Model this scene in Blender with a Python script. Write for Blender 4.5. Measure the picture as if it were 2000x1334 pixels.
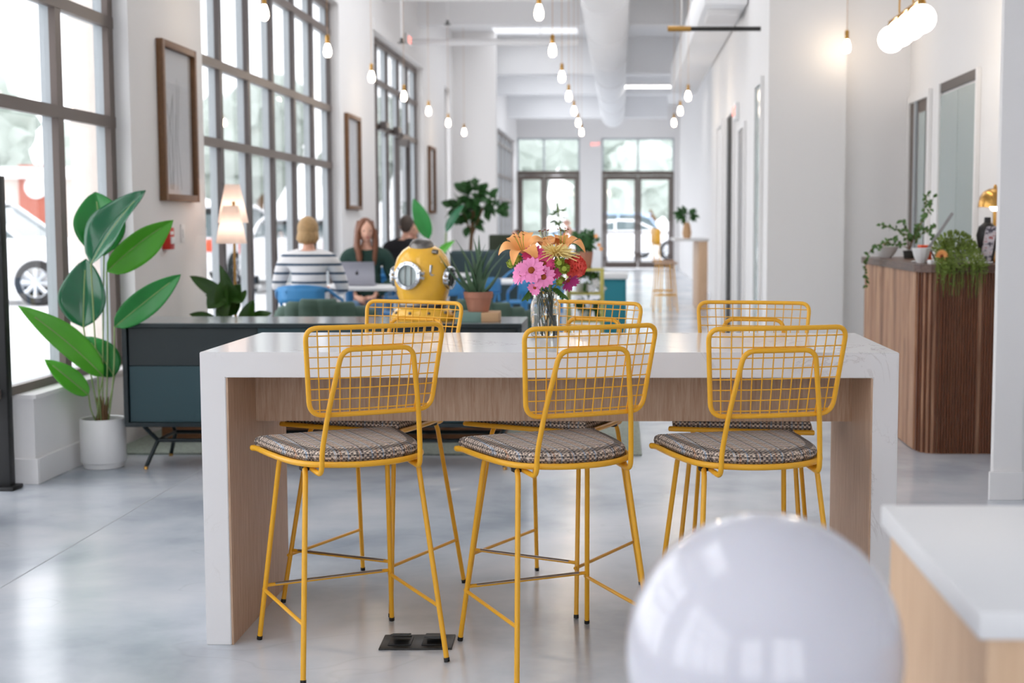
import bpy, bmesh, math, random
from mathutils import Vector, Matrix, noise

for _o in list(bpy.data.objects):
    bpy.data.objects.remove(_o)
SC = bpy.context.scene
COL = SC.collection
PI = math.pi
R = math.radians

# ------------------------------------------------------------------ camera
cam_data = bpy.data.cameras.new('camera')
cam = bpy.data.objects.new('camera', cam_data)
COL.objects.link(cam)
F_PX = 2701.3
cam_data.sensor_width = 36.0
cam_data.lens = F_PX / 2000 * 36.0
cam_data.shift_x = -(1181.45 - 1000) / 2000
cam_data.clip_end = 400
_p, _y, _r = 0.0858, 0.0114, 0.0006
_f = Vector((-math.sin(_y) * math.cos(_p), math.cos(_y) * math.cos(_p), -math.sin(_p)))
_rt = Vector((math.cos(_y), math.sin(_y), 0))
_up = _rt.cross(_f)
_r2 = _rt * math.cos(_r) + _up * math.sin(_r)
_u2 = _up * math.cos(_r) - _rt * math.sin(_r)
_m = Matrix((_r2, _u2, -_f)).transposed().to_4x4()
_m.translation = (0, 0, 1.3085)
cam.matrix_world = _m
cam_data.dof.use_dof = True
cam_data.dof.focus_distance = 4.15
cam_data.dof.aperture_fstop = 3.6
SC.camera = cam

# ------------------------------------------------------------------ daylight and exposure
world = bpy.data.worlds.new('overcast_sky')
SC.world = world
world.use_nodes = True
_bg = world.node_tree.nodes['Background']
_bg.inputs['Color'].default_value = (0.938, 0.952, 1.0, 1)
_bg.inputs['Strength'].default_value = 1.0
SC.view_settings.view_transform = 'Standard'
SC.view_settings.look = 'None'
SC.view_settings.exposure = 1.9
SC.view_settings.gamma = 1.0
SC.view_settings.use_curve_mapping = False
SC.cycles.max_bounces = 10
SC.cycles.diffuse_bounces = 5
SC.cycles.glossy_bounces = 4
SC.cycles.transmission_bounces = 8
SC.cycles.transparent_max_bounces = 16
SC.cycles.caustics_refractive = False
SC.cycles.caustics_reflective = False
SC.cycles.sample_clamp_indirect = 6.0

# ------------------------------------------------------------------ materials
MATS = {}

def srgb(r, g, b):
    def c(v):
        v /= 255.0
        return v / 12.92 if v <= 0.04045 else ((v + 0.055) / 1.055) ** 2.4
    return (c(r), c(g), c(b), 1)

def mat(name, col, rough=0.5, metal=0.0, spec=0.5, trans=0.0, emit=None, estr=0.0, coat=0.0, ior=1.45, var=0.06, vscale=6.0, bump=0.0, bscale=60.0, sss=0.0):
    """Principled surface whose colour wanders a little with a noise pattern."""
    if name in MATS:
        return MATS[name]
    m = bpy.data.materials.new(name)
    m.use_nodes = True
    nt = m.node_tree
    b = nt.nodes['Principled BSDF']
    b.inputs['Roughness'].default_value = rough
    b.inputs['Metallic'].default_value = metal
    b.inputs['Specular IOR Level'].default_value = spec
    b.inputs['Transmission Weight'].default_value = trans
    b.inputs['IOR'].default_value = ior
    b.inputs['Coat Weight'].default_value = coat
    b.inputs['Base Color'].default_value = col
    if sss:
        b.inputs['Subsurface Weight'].default_value = sss
        b.inputs['Subsurface Radius'].default_value = (0.02, 0.012, 0.008)
    if emit:
        b.inputs['Emission Color'].default_value = emit
        b.inputs['Emission Strength'].default_value = estr
    if var or bump:
        tc = nt.nodes.new('ShaderNodeTexCoord')
        nz = nt.nodes.new('ShaderNodeTexNoise')
        nz.inputs['Scale'].default_value = vscale
        nz.inputs['Detail'].default_value = 3
        nt.links.new(tc.outputs['Object'], nz.inputs['Vector'])
        if var:
            mx = nt.nodes.new('ShaderNodeMix')
            mx.data_type = 'RGBA'
            mx.inputs['A'].default_value = tuple(c * (1 - var) for c in col[:3]) + (1,)
            mx.inputs['B'].default_value = tuple(min(1, c * (1 + var)) for c in col[:3]) + (1,)
            nt.links.new(nz.outputs['Fac'], mx.inputs['Factor'])
            nt.links.new(mx.outputs['Result'], b.inputs['Base Color'])
        if bump:
            n2 = nt.nodes.new('ShaderNodeTexNoise')
            n2.inputs['Scale'].default_value = bscale
            nt.links.new(tc.outputs['Object'], n2.inputs['Vector'])
            bp = nt.nodes.new('ShaderNodeBump')
            bp.inputs['Strength'].default_value = bump
            bp.inputs['Distance'].default_value = 0.004
            nt.links.new(n2.outputs['Fac'], bp.inputs['Height'])
            nt.links.new(bp.outputs['Normal'], b.inputs['Normal'])
    MATS[name] = m
    return m

def ramp(nt, stops):
    n = nt.nodes.new('ShaderNodeValToRGB')
    e = n.color_ramp.elements
    e[0].position, e[0].color = stops[0]
    e[1].position, e[1].color = stops[-1]
    for p, c in stops[1:-1]:
        x = e.new(p)
        x.color = c
    return n

def mapped(nt, scale, out='Object', loc=(0, 0, 0)):
    tc = nt.nodes.new('ShaderNodeTexCoord')
    mp = nt.nodes.new('ShaderNodeMapping')
    mp.inputs['Scale'].default_value = scale
    mp.inputs['Location'].default_value = loc
    nt.links.new(tc.outputs[out], mp.inputs['Vector'])
    return mp

def mat_wood(name, dark, light, scale=(9, 9, 0.7), rough=0.45, stripes=14.0):
    m = mat(name, light, rough=rough, var=0)
    nt = m.node_tree
    b = nt.nodes['Principled BSDF']
    mp = mapped(nt, scale)
    nz = nt.nodes.new('ShaderNodeTexNoise')
    nz.inputs['Scale'].default_value = stripes
    nz.inputs['Detail'].default_value = 6
    nz.inputs['Roughness'].default_value = 0.65
    nz.inputs['Distortion'].default_value = 0.6
    nt.links.new(mp.outputs['Vector'], nz.inputs['Vector'])
    r = ramp(nt, [(0.3, dark), (0.68, light)])
    nt.links.new(nz.outputs['Fac'], r.inputs['Fac'])
    nt.links.new(r.outputs['Color'], b.inputs['Base Color'])
    return m

def mat_walnut():
    m = mat('walnut', srgb(120, 84, 60), rough=0.45, var=0)
    nt = m.node_tree
    b = nt.nodes['Principled BSDF']
    mp = mapped(nt, (1, 1, 0.09))
    nz = nt.nodes.new('ShaderNodeTexNoise')
    nz.inputs['Scale'].default_value = 26
    nz.inputs['Detail'].default_value = 5
    nz.inputs['Distortion'].default_value = 1.2
    nt.links.new(mp.outputs['Vector'], nz.inputs['Vector'])
    mp2 = mapped(nt, (7.5, 7.5, 0.02))
    n2 = nt.nodes.new('ShaderNodeTexNoise')
    n2.inputs['Scale'].default_value = 1.0
    n2.inputs['Detail'].default_value = 0
    nt.links.new(mp2.outputs['Vector'], n2.inputs['Vector'])
    mx = nt.nodes.new('ShaderNodeMath')
    mx.operation = 'MULTIPLY_ADD'
    mx.inputs[1].default_value = 0.55
    nt.links.new(nz.outputs['Fac'], mx.inputs[0])
    m2 = nt.nodes.new('ShaderNodeMath')
    m2.operation = 'MULTIPLY'
    m2.inputs[1].default_value = 0.45
    nt.links.new(n2.outputs['Fac'], m2.inputs[0])
    nt.links.new(m2.outputs[0], mx.inputs[2])
    r = ramp(nt, [(0.34, srgb(130, 90, 66)), (0.5, srgb(174, 130, 100)), (0.66, srgb(206, 166, 132))])
    nt.links.new(mx.outputs[0], r.inputs['Fac'])
    nt.links.new(r.outputs['Color'], b.inputs['Base Color'])
    return m

def mat_quartz():
    m = mat('white_quartz', srgb(226, 225, 226), rough=0.16, var=0, spec=0.5)
    nt = m.node_tree
    b = nt.nodes['Principled BSDF']
    mp = mapped(nt, (1, 1, 1))
    nz = nt.nodes.new('ShaderNodeTexNoise')
    nz.inputs['Scale'].default_value = 3.2
    nz.inputs['Detail'].default_value = 8
    nz.inputs['Roughness'].default_value = 0.62
    nz.inputs['Distortion'].default_value = 1.4
    nt.links.new(mp.outputs['Vector'], nz.inputs['Vector'])
    s = nt.nodes.new('ShaderNodeMath'); s.operation = 'SUBTRACT'; s.inputs[1].default_value = 0.5
    a = nt.nodes.new('ShaderNodeMath'); a.operation = 'ABSOLUTE'
    nt.links.new(nz.outputs['Fac'], s.inputs[0]); nt.links.new(s.outputs[0], a.inputs[0])
    r = ramp(nt, [(0.0, (1, 1, 1, 1)), (0.012, (0, 0, 0, 1))])
    nt.links.new(a.outputs[0], r.inputs['Fac'])
    n2 = nt.nodes.new('ShaderNodeTexNoise'); n2.inputs['Scale'].default_value = 2.3
    nt.links.new(mp.outputs['Vector'], n2.inputs['Vector'])
    r2 = ramp(nt, [(0.5, (0, 0, 0, 1)), (0.7, (0.75, 0.75, 0.75, 1))])
    nt.links.new(n2.outputs['Fac'], r2.inputs['Fac'])
    mu = nt.nodes.new('ShaderNodeMath'); mu.operation = 'MULTIPLY'
    nt.links.new(r.outputs['Color'], mu.inputs[0]); nt.links.new(r2.outputs['Color'], mu.inputs[1])
    mx = nt.nodes.new('ShaderNodeMix'); mx.data_type = 'RGBA'
    mx.inputs['A'].default_value = srgb(228, 226, 226)
    mx.inputs['B'].default_value = srgb(150, 138, 130)
    nt.links.new(mu.outputs[0], mx.inputs['Factor'])
    nt.links.new(mx.outputs['Result'], b.inputs['Base Color'])
    return m

def mat_concrete():
    m = mat('polished_concrete', srgb(140, 143, 146), rough=0.19, var=0, spec=0.6)
    nt = m.node_tree
    b = nt.nodes['Principled BSDF']
    mp = mapped(nt, (1, 1, 1))
    nz = nt.nodes.new('ShaderNodeTexNoise'); nz.inputs['Scale'].default_value = 1.3
    nz.inputs['Detail'].default_value = 5; nz.inputs['Roughness'].default_value = 0.55; nz.inputs['Distortion'].default_value = 0.2
    nt.links.new(mp.outputs['Vector'], nz.inputs['Vector'])
    r = ramp(nt, [(0.3, srgb(158, 166, 176)), (0.5, srgb(196, 201, 208)), (0.68, srgb(216, 217, 221))])
    nt.links.new(nz.outputs['Fac'], r.inputs['Fac'])
    # fine hairline cracks and trowel marks
    vo = nt.nodes.new('ShaderNodeTexNoise'); vo.inputs['Scale'].default_value = 0.6; vo.inputs['Detail'].default_value = 3
    vo.inputs['Distortion'].default_value = 0.6
    mp2 = mapped(nt, (1.0, 2.0, 1), loc=(3, 7, 0))
    nt.links.new(mp2.outputs['Vector'], vo.inputs['Vector'])
    s = nt.nodes.new('ShaderNodeMath'); s.operation = 'SUBTRACT'; s.inputs[1].default_value = 0.53
    a = nt.nodes.new('ShaderNodeMath'); a.operation = 'ABSOLUTE'
    nt.links.new(vo.outputs['Fac'], s.inputs[0]); nt.links.new(s.outputs[0], a.inputs[0])
    r2 = ramp(nt, [(0.0, (0.10, 0.10, 0.10, 1)), (0.0008, (0, 0, 0, 1))])
    nt.links.new(a.outputs[0], r2.inputs['Fac'])
    mx = nt.nodes.new('ShaderNodeMix'); mx.data_type = 'RGBA'
    mx.inputs['B'].default_value = srgb(116, 112, 110)
    nt.links.new(r.outputs['Color'], mx.inputs['A'])
    nt.links.new(r2.outputs['Color'], mx.inputs['Factor'])
    nt.links.new(mx.outputs['Result'], b.inputs['Base Color'])
    return m

def mat_tweed():
    """Houndstooth check with pale blue and dark lines across a taupe ground."""
    m = mat('tweed_check', srgb(150, 134, 120), rough=0.9, var=0, spec=0.2)
    nt = m.node_tree
    b = nt.nodes['Principled BSDF']
    tc = nt.nodes.new('ShaderNodeTexCoord')
    ck = nt.nodes.new('ShaderNodeTexChecker')
    ck.inputs['Scale'].default_value = 135
    ck.inputs['Color1'].default_value = srgb(112, 102, 98)
    ck.inputs['Color2'].default_value = srgb(212, 194, 176)
    nt.links.new(tc.outputs['Object'], ck.inputs['Vector'])
    cur = ck.outputs['Color']
    for ax, per, wid, off, col in ((0, 0.034, 0.12, 0.0, srgb(150, 178, 205)), (1, 0.034, 0.12, 0.0, srgb(228, 214, 204)),
                                   (0, 0.068, 0.06, 0.4, srgb(40, 42, 56)), (1, 0.068, 0.06, 0.4, srgb(40, 42, 56)),
                                   (0, 0.051, 0.06, 0.7, srgb(196, 140, 100)), (2, 0.013, 0.35, 0.77, srgb(24, 24, 30))):
        sx = nt.nodes.new('ShaderNodeSeparateXYZ')
        nt.links.new(tc.outputs['Object'], sx.inputs[0])
        dv = nt.nodes.new('ShaderNodeMath'); dv.operation = 'MULTIPLY_ADD'; dv.inputs[1].default_value = 1 / per; dv.inputs[2].default_value = off
        nt.links.new(sx.outputs[ax], dv.inputs[0])
        fr = nt.nodes.new('ShaderNodeMath'); fr.operation = 'FRACT'
        nt.links.new(dv.outputs[0], fr.inputs[0])
        lt = nt.nodes.new('ShaderNodeMath'); lt.operation = 'LESS_THAN'; lt.inputs[1].default_value = wid
        nt.links.new(fr.outputs[0], lt.inputs[0])
        ml = nt.nodes.new('ShaderNodeMath'); ml.operation = 'MULTIPLY'; ml.inputs[1].default_value = 0.55
        nt.links.new(lt.outputs[0], ml.inputs[0])
        mx = nt.nodes.new('ShaderNodeMix'); mx.data_type = 'RGBA'
        mx.inputs['B'].default_value = col
        nt.links.new(cur, mx.inputs['A']); nt.links.new(ml.outputs[0], mx.inputs['Factor'])
        cur = mx.outputs['Result']
    nt.links.new(cur, b.inputs['Base Color'])
    return m

def mat_stripe(name, base, stripe, period, width, offset):
    m = mat(name, base, rough=0.9, var=0, spec=0.2)
    nt = m.node_tree
    b = nt.nodes['Principled BSDF']
    tc = nt.nodes.new('ShaderNodeTexCoord')
    sx = nt.nodes.new('ShaderNodeSeparateXYZ')
    nt.links.new(tc.outputs['Object'], sx.inputs[0])
    dv = nt.nodes.new('ShaderNodeMath'); dv.operation = 'MULTIPLY_ADD'; dv.inputs[1].default_value = 1 / period; dv.inputs[2].default_value = -offset / period
    nt.links.new(sx.outputs[2], dv.inputs[0])
    fr = nt.nodes.new('ShaderNodeMath'); fr.operation = 'FRACT'
    nt.links.new(dv.outputs[0], fr.inputs[0])
    lt = nt.nodes.new('ShaderNodeMath'); lt.operation = 'LESS_THAN'; lt.inputs[1].default_value = width / period
    nt.links.new(fr.outputs[0], lt.inputs[0])
    top = nt.nodes.new('ShaderNodeMath'); top.operation = 'LESS_THAN'; top.inputs[1].default_value = offset + width + 0.002
    nt.links.new(sx.outputs[2], top.inputs[0])
    ml = nt.nodes.new('ShaderNodeMath'); ml.operation = 'MULTIPLY'
    nt.links.new(lt.outputs[0], ml.inputs[0]); nt.links.new(top.outputs[0], ml.inputs[1])
    mx = nt.nodes.new('ShaderNodeMix'); mx.data_type = 'RGBA'
    mx.inputs['A'].default_value = base; mx.inputs['B'].default_value = stripe
    nt.links.new(ml.outputs[0], mx.inputs['Factor'])
    nt.links.new(mx.outputs['Result'], b.inputs['Base Color'])
    return m

def mat_pane():
    """Thin clear window glass: see-through with a Fresnel sheen."""
    m = bpy.data.materials.new('window_glass')
    m.use_nodes = True
    nt = m.node_tree
    nt.nodes.clear()
    o = nt.nodes.new('ShaderNodeOutputMaterial')
    t = nt.nodes.new('ShaderNodeBsdfTransparent'); t.inputs['Color'].default_value = (0.955, 0.96, 0.958, 1)
    g = nt.nodes.new('ShaderNodeBsdfGlossy'); g.inputs['Roughness'].default_value = 0.02
    lw = nt.nodes.new('ShaderNodeLayerWeight'); lw.inputs['Blend'].default_value = 0.5
    pw = nt.nodes.new('ShaderNodeMath'); pw.operation = 'POWER'; pw.inputs[1].default_value = 5.0
    fr = nt.nodes.new('ShaderNodeMath'); fr.operation = 'MULTIPLY_ADD'; fr.inputs[1].default_value = 0.9; fr.inputs[2].default_value = 0.035
    nt.links.new(lw.outputs['Facing'], pw.inputs[0]); nt.links.new(pw.outputs[0], fr.inputs[0])
    mx = nt.nodes.new('ShaderNodeMixShader')
    nt.links.new(fr.outputs[0], mx.inputs[0]); nt.links.new(t.outputs[0], mx.inputs[1]); nt.links.new(g.outputs[0], mx.inputs[2])
    nt.links.new(mx.outputs[0], o.inputs['Surface'])
    MATS['window_glass'] = m
    return m

def mat_shade(name, col, glow):
    """Lamp shade cloth: diffuse and translucent, lit by its bulb."""
    m = bpy.data.materials.new(name)
    m.use_nodes = True
    nt = m.node_tree
    nt.nodes.clear()
    o = nt.nodes.new('ShaderNodeOutputMaterial')
    d = nt.nodes.new('ShaderNodeBsdfDiffuse'); d.inputs['Color'].default_value = col
    t = nt.nodes.new('ShaderNodeBsdfTranslucent'); t.inputs['Color'].default_value = col
    mx = nt.nodes.new('ShaderNodeMixShader'); mx.inputs[0].default_value = 0.5
    nt.links.new(d.outputs[0], mx.inputs[1]); nt.links.new(t.outputs[0], mx.inputs[2])
    nt.links.new(mx.outputs[0], o.inputs['Surface'])
    MATS[name] = m
    return m

# ------------------------------------------------------------------ mesh helpers
class MB:
    """Collects shapes and links them as ONE mesh object."""
    def __init__(s):
        s.v, s.f, s.mi, s.cur = [], [], [], 0

    def add(s, vs, fs):
        o = len(s.v)
        s.v += [tuple(v) for v in vs]
        for f in fs:
            s.f.append(tuple(i + o for i in f))
            s.mi.append(s.cur)
        return s

    def box(s, x0, x1, y0, y1, z0, z1):
        x0, x1 = min(x0, x1), max(x0, x1); y0, y1 = min(y0, y1), max(y0, y1); z0, z1 = min(z0, z1), max(z0, z1)
        vs = [(x, y, z) for x in (x0, x1) for y in (y0, y1) for z in (z0, z1)]
        return s.add(vs, [(0, 1, 3, 2), (4, 6, 7, 5), (0, 4, 5, 1), (2, 3, 7, 6), (0, 2, 6, 4), (1, 5, 7, 3)])

    def rbox(s, x0, x1, y0, y1, z0, z1, b=0.004, seg=2):
        bm = bmesh.new()
        bmesh.ops.create_cube(bm, size=1)
        for v in bm.verts:
            v.co = Vector(((x0 + x1) / 2 + v.co.x * (x1 - x0), (y0 + y1) / 2 + v.co.y * (y1 - y0), (z0 + z1) / 2 + v.co.z * (z1 - z0)))
        bmesh.ops.bevel(bm, geom=list(bm.edges), offset=b, segments=seg, affect='EDGES', profile=0.5)
        return s.bm(bm)

    def bm(s, bm, M=None):
        bm.verts.ensure_lookup_table()
        vs = [(M @ v.co) if M else v.co.copy() for v in bm.verts]
        bm.verts.index_update()
        fs = [tuple(v.index for v in f.verts) for f in bm.faces]
        bm.free()
        return s.add(vs, fs)

    def tube(s, pts, r, seg=10, closed=False, cap=True):
        P = [Vector(p) for p in pts]
        n = len(P)
        rs = r if isinstance(r, (list, tuple)) else [r] * n
        T = []
        for i in range(n):
            if closed:
                t = P[(i + 1) % n] - P[i - 1]
            else:
                t = P[min(i + 1, n - 1)] - P[max(i - 1, 0)]
            T.append(t.normalized() if t.length > 1e-9 else Vector((0, 0, 1)))
        u = T[0].orthogonal().normalized()
        vs = []
        for i in range(n):
            u = (u - T[i] * u.dot(T[i]))
            u = u.normalized() if u.length > 1e-9 else T[i].orthogonal().normalized()
            w = T[i].cross(u)
            for k in range(seg):
                a = 2 * PI * k / seg
                vs.append(P[i] + (u * math.cos(a) + w * math.sin(a)) * rs[i])
        fs = []
        off = 0
        if closed:
            # find the twist offset that joins the ends cleanly
            best = min(range(seg), key=lambda k: (vs[(n - 1) * seg] - vs[k]).length)
            off = best
        for i in range(n if closed else n - 1):
            for k in range(seg):
                a, b = i * seg + k, i * seg + (k + 1) % seg
                if i == n - 1:
                    c, d = (k + 1 + off) % seg, (k + off) % seg
                else:
                    c, d = (i + 1) * seg + (k + 1) % seg, (i + 1) * seg + k
                fs.append((a, b, c, d))
        if cap and not closed:
            fs.append(tuple(range(seg))[::-1])
            fs.append(tuple((n - 1) * seg + k for k in range(seg)))
        return s.add(vs, fs)

    def lathe(s, prof, c=(0, 0, 0), seg=32, M=None, cap=True):
        vs, fs = [], []
        for (r, z) in prof:
            for k in range(seg):
                a = 2 * PI * k / seg
                p = Vector((r * math.cos(a), r * math.sin(a), z))
                if M:
                    p = M @ p
                vs.append(p + Vector(c))
        n = len(prof)
        for i in range(n - 1):
            for k in range(seg):
                fs.append((i * seg + k, i * seg + (k + 1) % seg, (i + 1) * seg + (k + 1) % seg, (i + 1) * seg + k))
        if cap:
            if prof[0][0] > 1e-5:
                fs.append(tuple(range(seg))[::-1])
            if prof[-1][0] > 1e-5:
                fs.append(tuple((n - 1) * seg + k for k in range(seg)))
        return s.add(vs, fs)

    def ell(s, c, rx, ry=None, rz=None, seg=20, rings=12, M=None):
        ry = ry or rx; rz = rz or rx
        vs, fs = [], []
        for i in range(rings + 1):
            t = PI * i / rings
            for k in range(seg):
                a = 2 * PI * k / seg
                p = Vector((rx * math.sin(t) * math.cos(a), ry * math.sin(t) * math.sin(a), -rz * math.cos(t)))
                if M:
                    p = M @ p
                vs.append(p + Vector(c))
        for i in range(rings):
            for k in range(seg):
                fs.append((i * seg + k, i * seg + (k + 1) % seg, (i + 1) * seg + (k + 1) % seg, (i + 1) * seg + k))
        return s.add(vs, fs)

    def grid(s, rows):
        n, m = len(rows), len(rows[0])
        vs = [p for r in rows for p in r]
        fs = [(i * m + j, i * m + j + 1, (i + 1) * m + j + 1, (i + 1) * m + j) for i in range(n - 1) for j in range(m - 1)]
        return s.add(vs, fs)

    def loft(s, rings, cap=True):
        """closed rings of equal length"""
        m = len(rings[0]); n = len(rings)
        vs = [p for r in rings for p in r]
        fs = [(i * m + j, i * m + (j + 1) % m, (i + 1) * m + (j + 1) % m, (i + 1) * m + j) for i in range(n - 1) for j in range(m)]
        if cap:
            fs.append(tuple(range(m))[::-1]); fs.append(tuple((n - 1) * m + j for j in range(m)))
        return s.add(vs, fs)

    def prism(s, poly, z0, z1):
        return s.loft([[(x, y, z0) for x, y in poly], [(x, y, z1) for x, y in poly]])

    def leaf(s, base, tip, nrm, w, fold=0.15, bend=0.15, n=8, shape=0.8, wave=0.0, m=4):
        """A leaf blade from base to tip facing nrm, folded along the midrib and bent back along its length."""
        base, tip, nrm = Vector(base), Vector(tip), Vector(nrm).normalized()
        ax = tip - base
        L = ax.length
        side = ax.cross(nrm).normalized()
        up = side.cross(ax).normalized()
        rows = []
        for i in range(n + 1):
            t = i / n
            hw = w / 2 * (math.sin(PI * min(1, max(0.0, t)) ** shape) ** 0.75 if 0 < t < 1 else 0.02)
            c = base + ax * t + up * (bend * L * (4 * t * (1 - t)) * 0.5)
            row = []
            for j in range(-m, m + 1):
                q = j / m
                row.append(c + side * (hw * q) + up * (fold * hw * abs(q) * 1.2 + wave * hw * math.sin(t * 9 + q * 2) * abs(q)))
            rows.append(row)
        return s.grid(rows)

    def build(s, name, mats, parent=None, loc=None, smooth=True, ang=38, rot=None):
        me = bpy.data.meshes.new(name)
        me.from_pydata(s.v, [], s.f)
        if not isinstance(mats, (list, tuple)):
            mats = [mats]
        for mm in mats:
            me.materials.append(MATS[mm] if isinstance(mm, str) else mm)
        if any(s.mi):
            me.polygons.foreach_set('material_index', s.mi)
        bm = bmesh.new()
        bm.from_mesh(me)
        bmesh.ops.recalc_face_normals(bm, faces=bm.faces)
        bm.to_mesh(me)
        bm.free()
        if smooth:
            me.shade_smooth()
            me.set_sharp_from_angle(angle=R(ang))
        me.update()
        o = bpy.data.objects.new(name, me)
        COL.objects.link(o)
        if parent:
            o.parent = parent
        if loc is not None:
            o.location = loc
        if rot is not None:
            o.rotation_euler = rot
        return o

def fillet(pts, rad, n=5, closed=False):
    """Round the corners of a polyline."""
    P = [Vector(p) for p in pts]
    out = []
    N = len(P)
    rads = rad if isinstance(rad, (list, tuple)) else [rad] * N
    for i in range(N):
        if not closed and i in (0, N - 1):
            out.append(P[i]); continue
        a, b, c = P[i - 1], P[i], P[(i + 1) % N]
        d1, d2 = a - b, c - b
        r = min(rads[i], d1.length * 0.49, d2.length * 0.49)
        p1, p2 = b + d1.normalized() * r, b + d2.normalized() * r
        for k in range(n + 1):
            t = k / n
            out.append(p1 * (1 - t) ** 2 + b * 2 * t * (1 - t) + p2 * t * t)
    return out

def subdiv(pts, n, closed=False):
    P = [Vector(p) for p in pts]
    out = []
    N = len(P)
    for i in range(N if closed else N - 1):
        a, b = P[i], P[(i + 1) % N]
        k = max(1, int(math.ceil((b - a).length / n)))
        out += [a.lerp(b, j / k) for j in range(k)]
    if not closed:
        out.append(P[-1])
    return out

def thing(name, label, cat, loc=(0, 0, 0), rz=0.0, group=None, scale=None):
    o = bpy.data.objects.new(name, None)
    o.empty_display_size = 0.05
    COL.objects.link(o)
    o.location = loc
    o.rotation_euler = (0, 0, rz)
    if scale:
        o.scale = (scale,) * 3
    return tag(o, label, cat, group)

def tag(o, label, cat, group=None, kind=None):
    o['label'] = label
    o['category'] = cat
    if group:
        o['group'] = group
    if kind:
        o['kind'] = kind
    return o

def struct(o, label=None):
    o['kind'] = 'structure'
    if label:
        o['label'] = label
    return o

def sgroup(name, loc=(0, 0, 0)):
    o = bpy.data.objects.new(name, None)
    o.empty_display_size = 0.05
    COL.objects.link(o)
    o.location = loc
    o['kind'] = 'structure'
    return o

KIDS = {}
def children_of(o):
    return [c for c in COL.objects if c.parent == o]

def copy_tree(o, parent=None):
    c = o.copy()
    COL.objects.link(c)
    if parent:
        c.parent = parent
    for ch in list(o.children):
        copy_tree(ch, c)
    return c

# ------------------------------------------------------------------ palette
mat_wood('light_oak', srgb(172, 136, 108), srgb(204, 176, 152), scale=(9, 9, 0.5))
mat_wood('pale_oak', srgb(204, 168, 134), srgb(224, 192, 160), scale=(8, 8, 0.5))
mat_wood('frame_wood', srgb(92, 62, 40), srgb(132, 94, 62), scale=(20, 20, 2))
mat_wood('chest_wood', srgb(88, 56, 36), srgb(150, 100, 66), scale=(0.6, 9, 9))
mat_walnut(); mat_quartz(); mat_concrete(); mat_tweed(); mat_pane()
mat('white_paint', srgb(236, 234, 233), rough=0.75, var=0.012, vscale=1.5, spec=0.3)
mat('white_ceiling', srgb(244, 244, 245), rough=0.85, var=0.015, vscale=2, spec=0.2)
mat('yellow_metal', srgb(236, 174, 44), rough=0.32, spec=0.5, var=0.03)
mat('black_plastic', srgb(22, 22, 23), rough=0.5)
mat('dark_plate', srgb(40, 39, 37), rough=0.45, var=0.15, vscale=20)
mat('steel', srgb(170, 168, 168), rough=0.3, metal=1.0)
mat('chrome', srgb(205, 208, 212), rough=0.14, metal=1.0)
mat('pewter', srgb(120, 116, 112), rough=0.3, metal=1.0, var=0.2, vscale=30)
mat('brass', srgb(190, 146, 80), rough=0.26, metal=1.0)
mat('bronze_frame', srgb(104, 92, 86), rough=0.45, var=0.04)
mat('dark_bronze', srgb(76, 68, 66), rough=0.4, var=0.04)
mat('mullion_grey', srgb(176, 182, 186), rough=0.4, var=0.03)
mat('console_shell', srgb(16, 30, 34), rough=0.3, var=0.05)
mat('console_dark', srgb(26, 36, 38), rough=0.45, var=0.06)
mat('console_teal', srgb(34, 62, 68), rough=0.45, var=0.06)
mat('helmet_yellow', srgb(250, 190, 56), rough=0.22, coat=0.4, var=0.03)
mat('terracotta', srgb(178, 122, 100), rough=0.8, var=0.12, vscale=25)
mat('kraft', srgb(205, 165, 125), rough=0.7)
mat('sage_paper', srgb(120, 148, 138), rough=0.7)
mat('aloe_green', srgb(84, 112, 84), rough=0.4, var=0.15, vscale=30)
mat('leaf_green', srgb(34, 128, 52), rough=0.33, var=0.12, vscale=10, spec=0.6)
mat('leaf_bright', srgb(84, 168, 44), rough=0.38, var=0.12, vscale=10)
mat('leaf_deep', srgb(20, 96, 60), rough=0.2, var=0.12, vscale=10, spec=0.8)
mat('leaf_dark', srgb(52, 90, 30), rough=0.35, var=0.2, vscale=12)
mat('leaf_tree', srgb(52, 98, 48), rough=0.5, var=0.3, vscale=6)
mat('leaf_vine', srgb(74, 110, 52), rough=0.5, var=0.25, vscale=14)
mat('leaf_lime', srgb(128, 150, 52), rough=0.5, var=0.25, vscale=14)
mat('stem_green', srgb(138, 158, 100), rough=0.5, var=0.1)
mat('stem_brown', srgb(112, 84, 56), rough=0.8, var=0.2, vscale=30)
mat('soil', srgb(48, 38, 30), rough=0.95, var=0.3, vscale=60)
mat('white_ceramic', srgb(230, 229, 228), rough=0.35, var=0.01)
mat('green_velvet', srgb(70, 96, 84), rough=0.7, var=0.12, vscale=4)
mat('slate_fabric', srgb(62, 78, 82), rough=0.9, var=0.1)
mat('blue_metal', srgb(64, 138, 194), rough=0.4)
mat('pale_blue_metal', srgb(120, 168, 205), rough=0.4)
mat('matte_white', srgb(226, 226, 227), rough=0.42, var=0.01)
mat('table_white', srgb(232, 232, 232), rough=0.3, var=0.01)
mat('globe_glass', srgb(212, 211, 220), rough=0.1, coat=0.5, var=0.005, sss=0.15)
mat('lit_globe', srgb(255, 244, 230), rough=0.3, var=0, emit=(1.0, 0.86, 0.70, 1), estr=4.0)
mat('bulb_glow', srgb(255, 240, 220), rough=0.3, var=0, emit=(1.0, 0.80, 0.58, 1), estr=12.0)
mat('lamp_bulb', srgb(255, 240, 220), rough=0.3, var=0, emit=(1.0, 0.80, 0.68, 1), estr=5.5)
mat('red_plastic', srgb(205, 44, 30), rough=0.4)
mat('sign_red', srgb(225, 70, 60), rough=0.4, emit=(1, 0.25, 0.2, 1), estr=0.6, var=0)
mat('clear_glass', (0.97, 0.99, 0.985, 1), rough=0.0, trans=1.0, ior=1.45, var=0)
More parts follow.
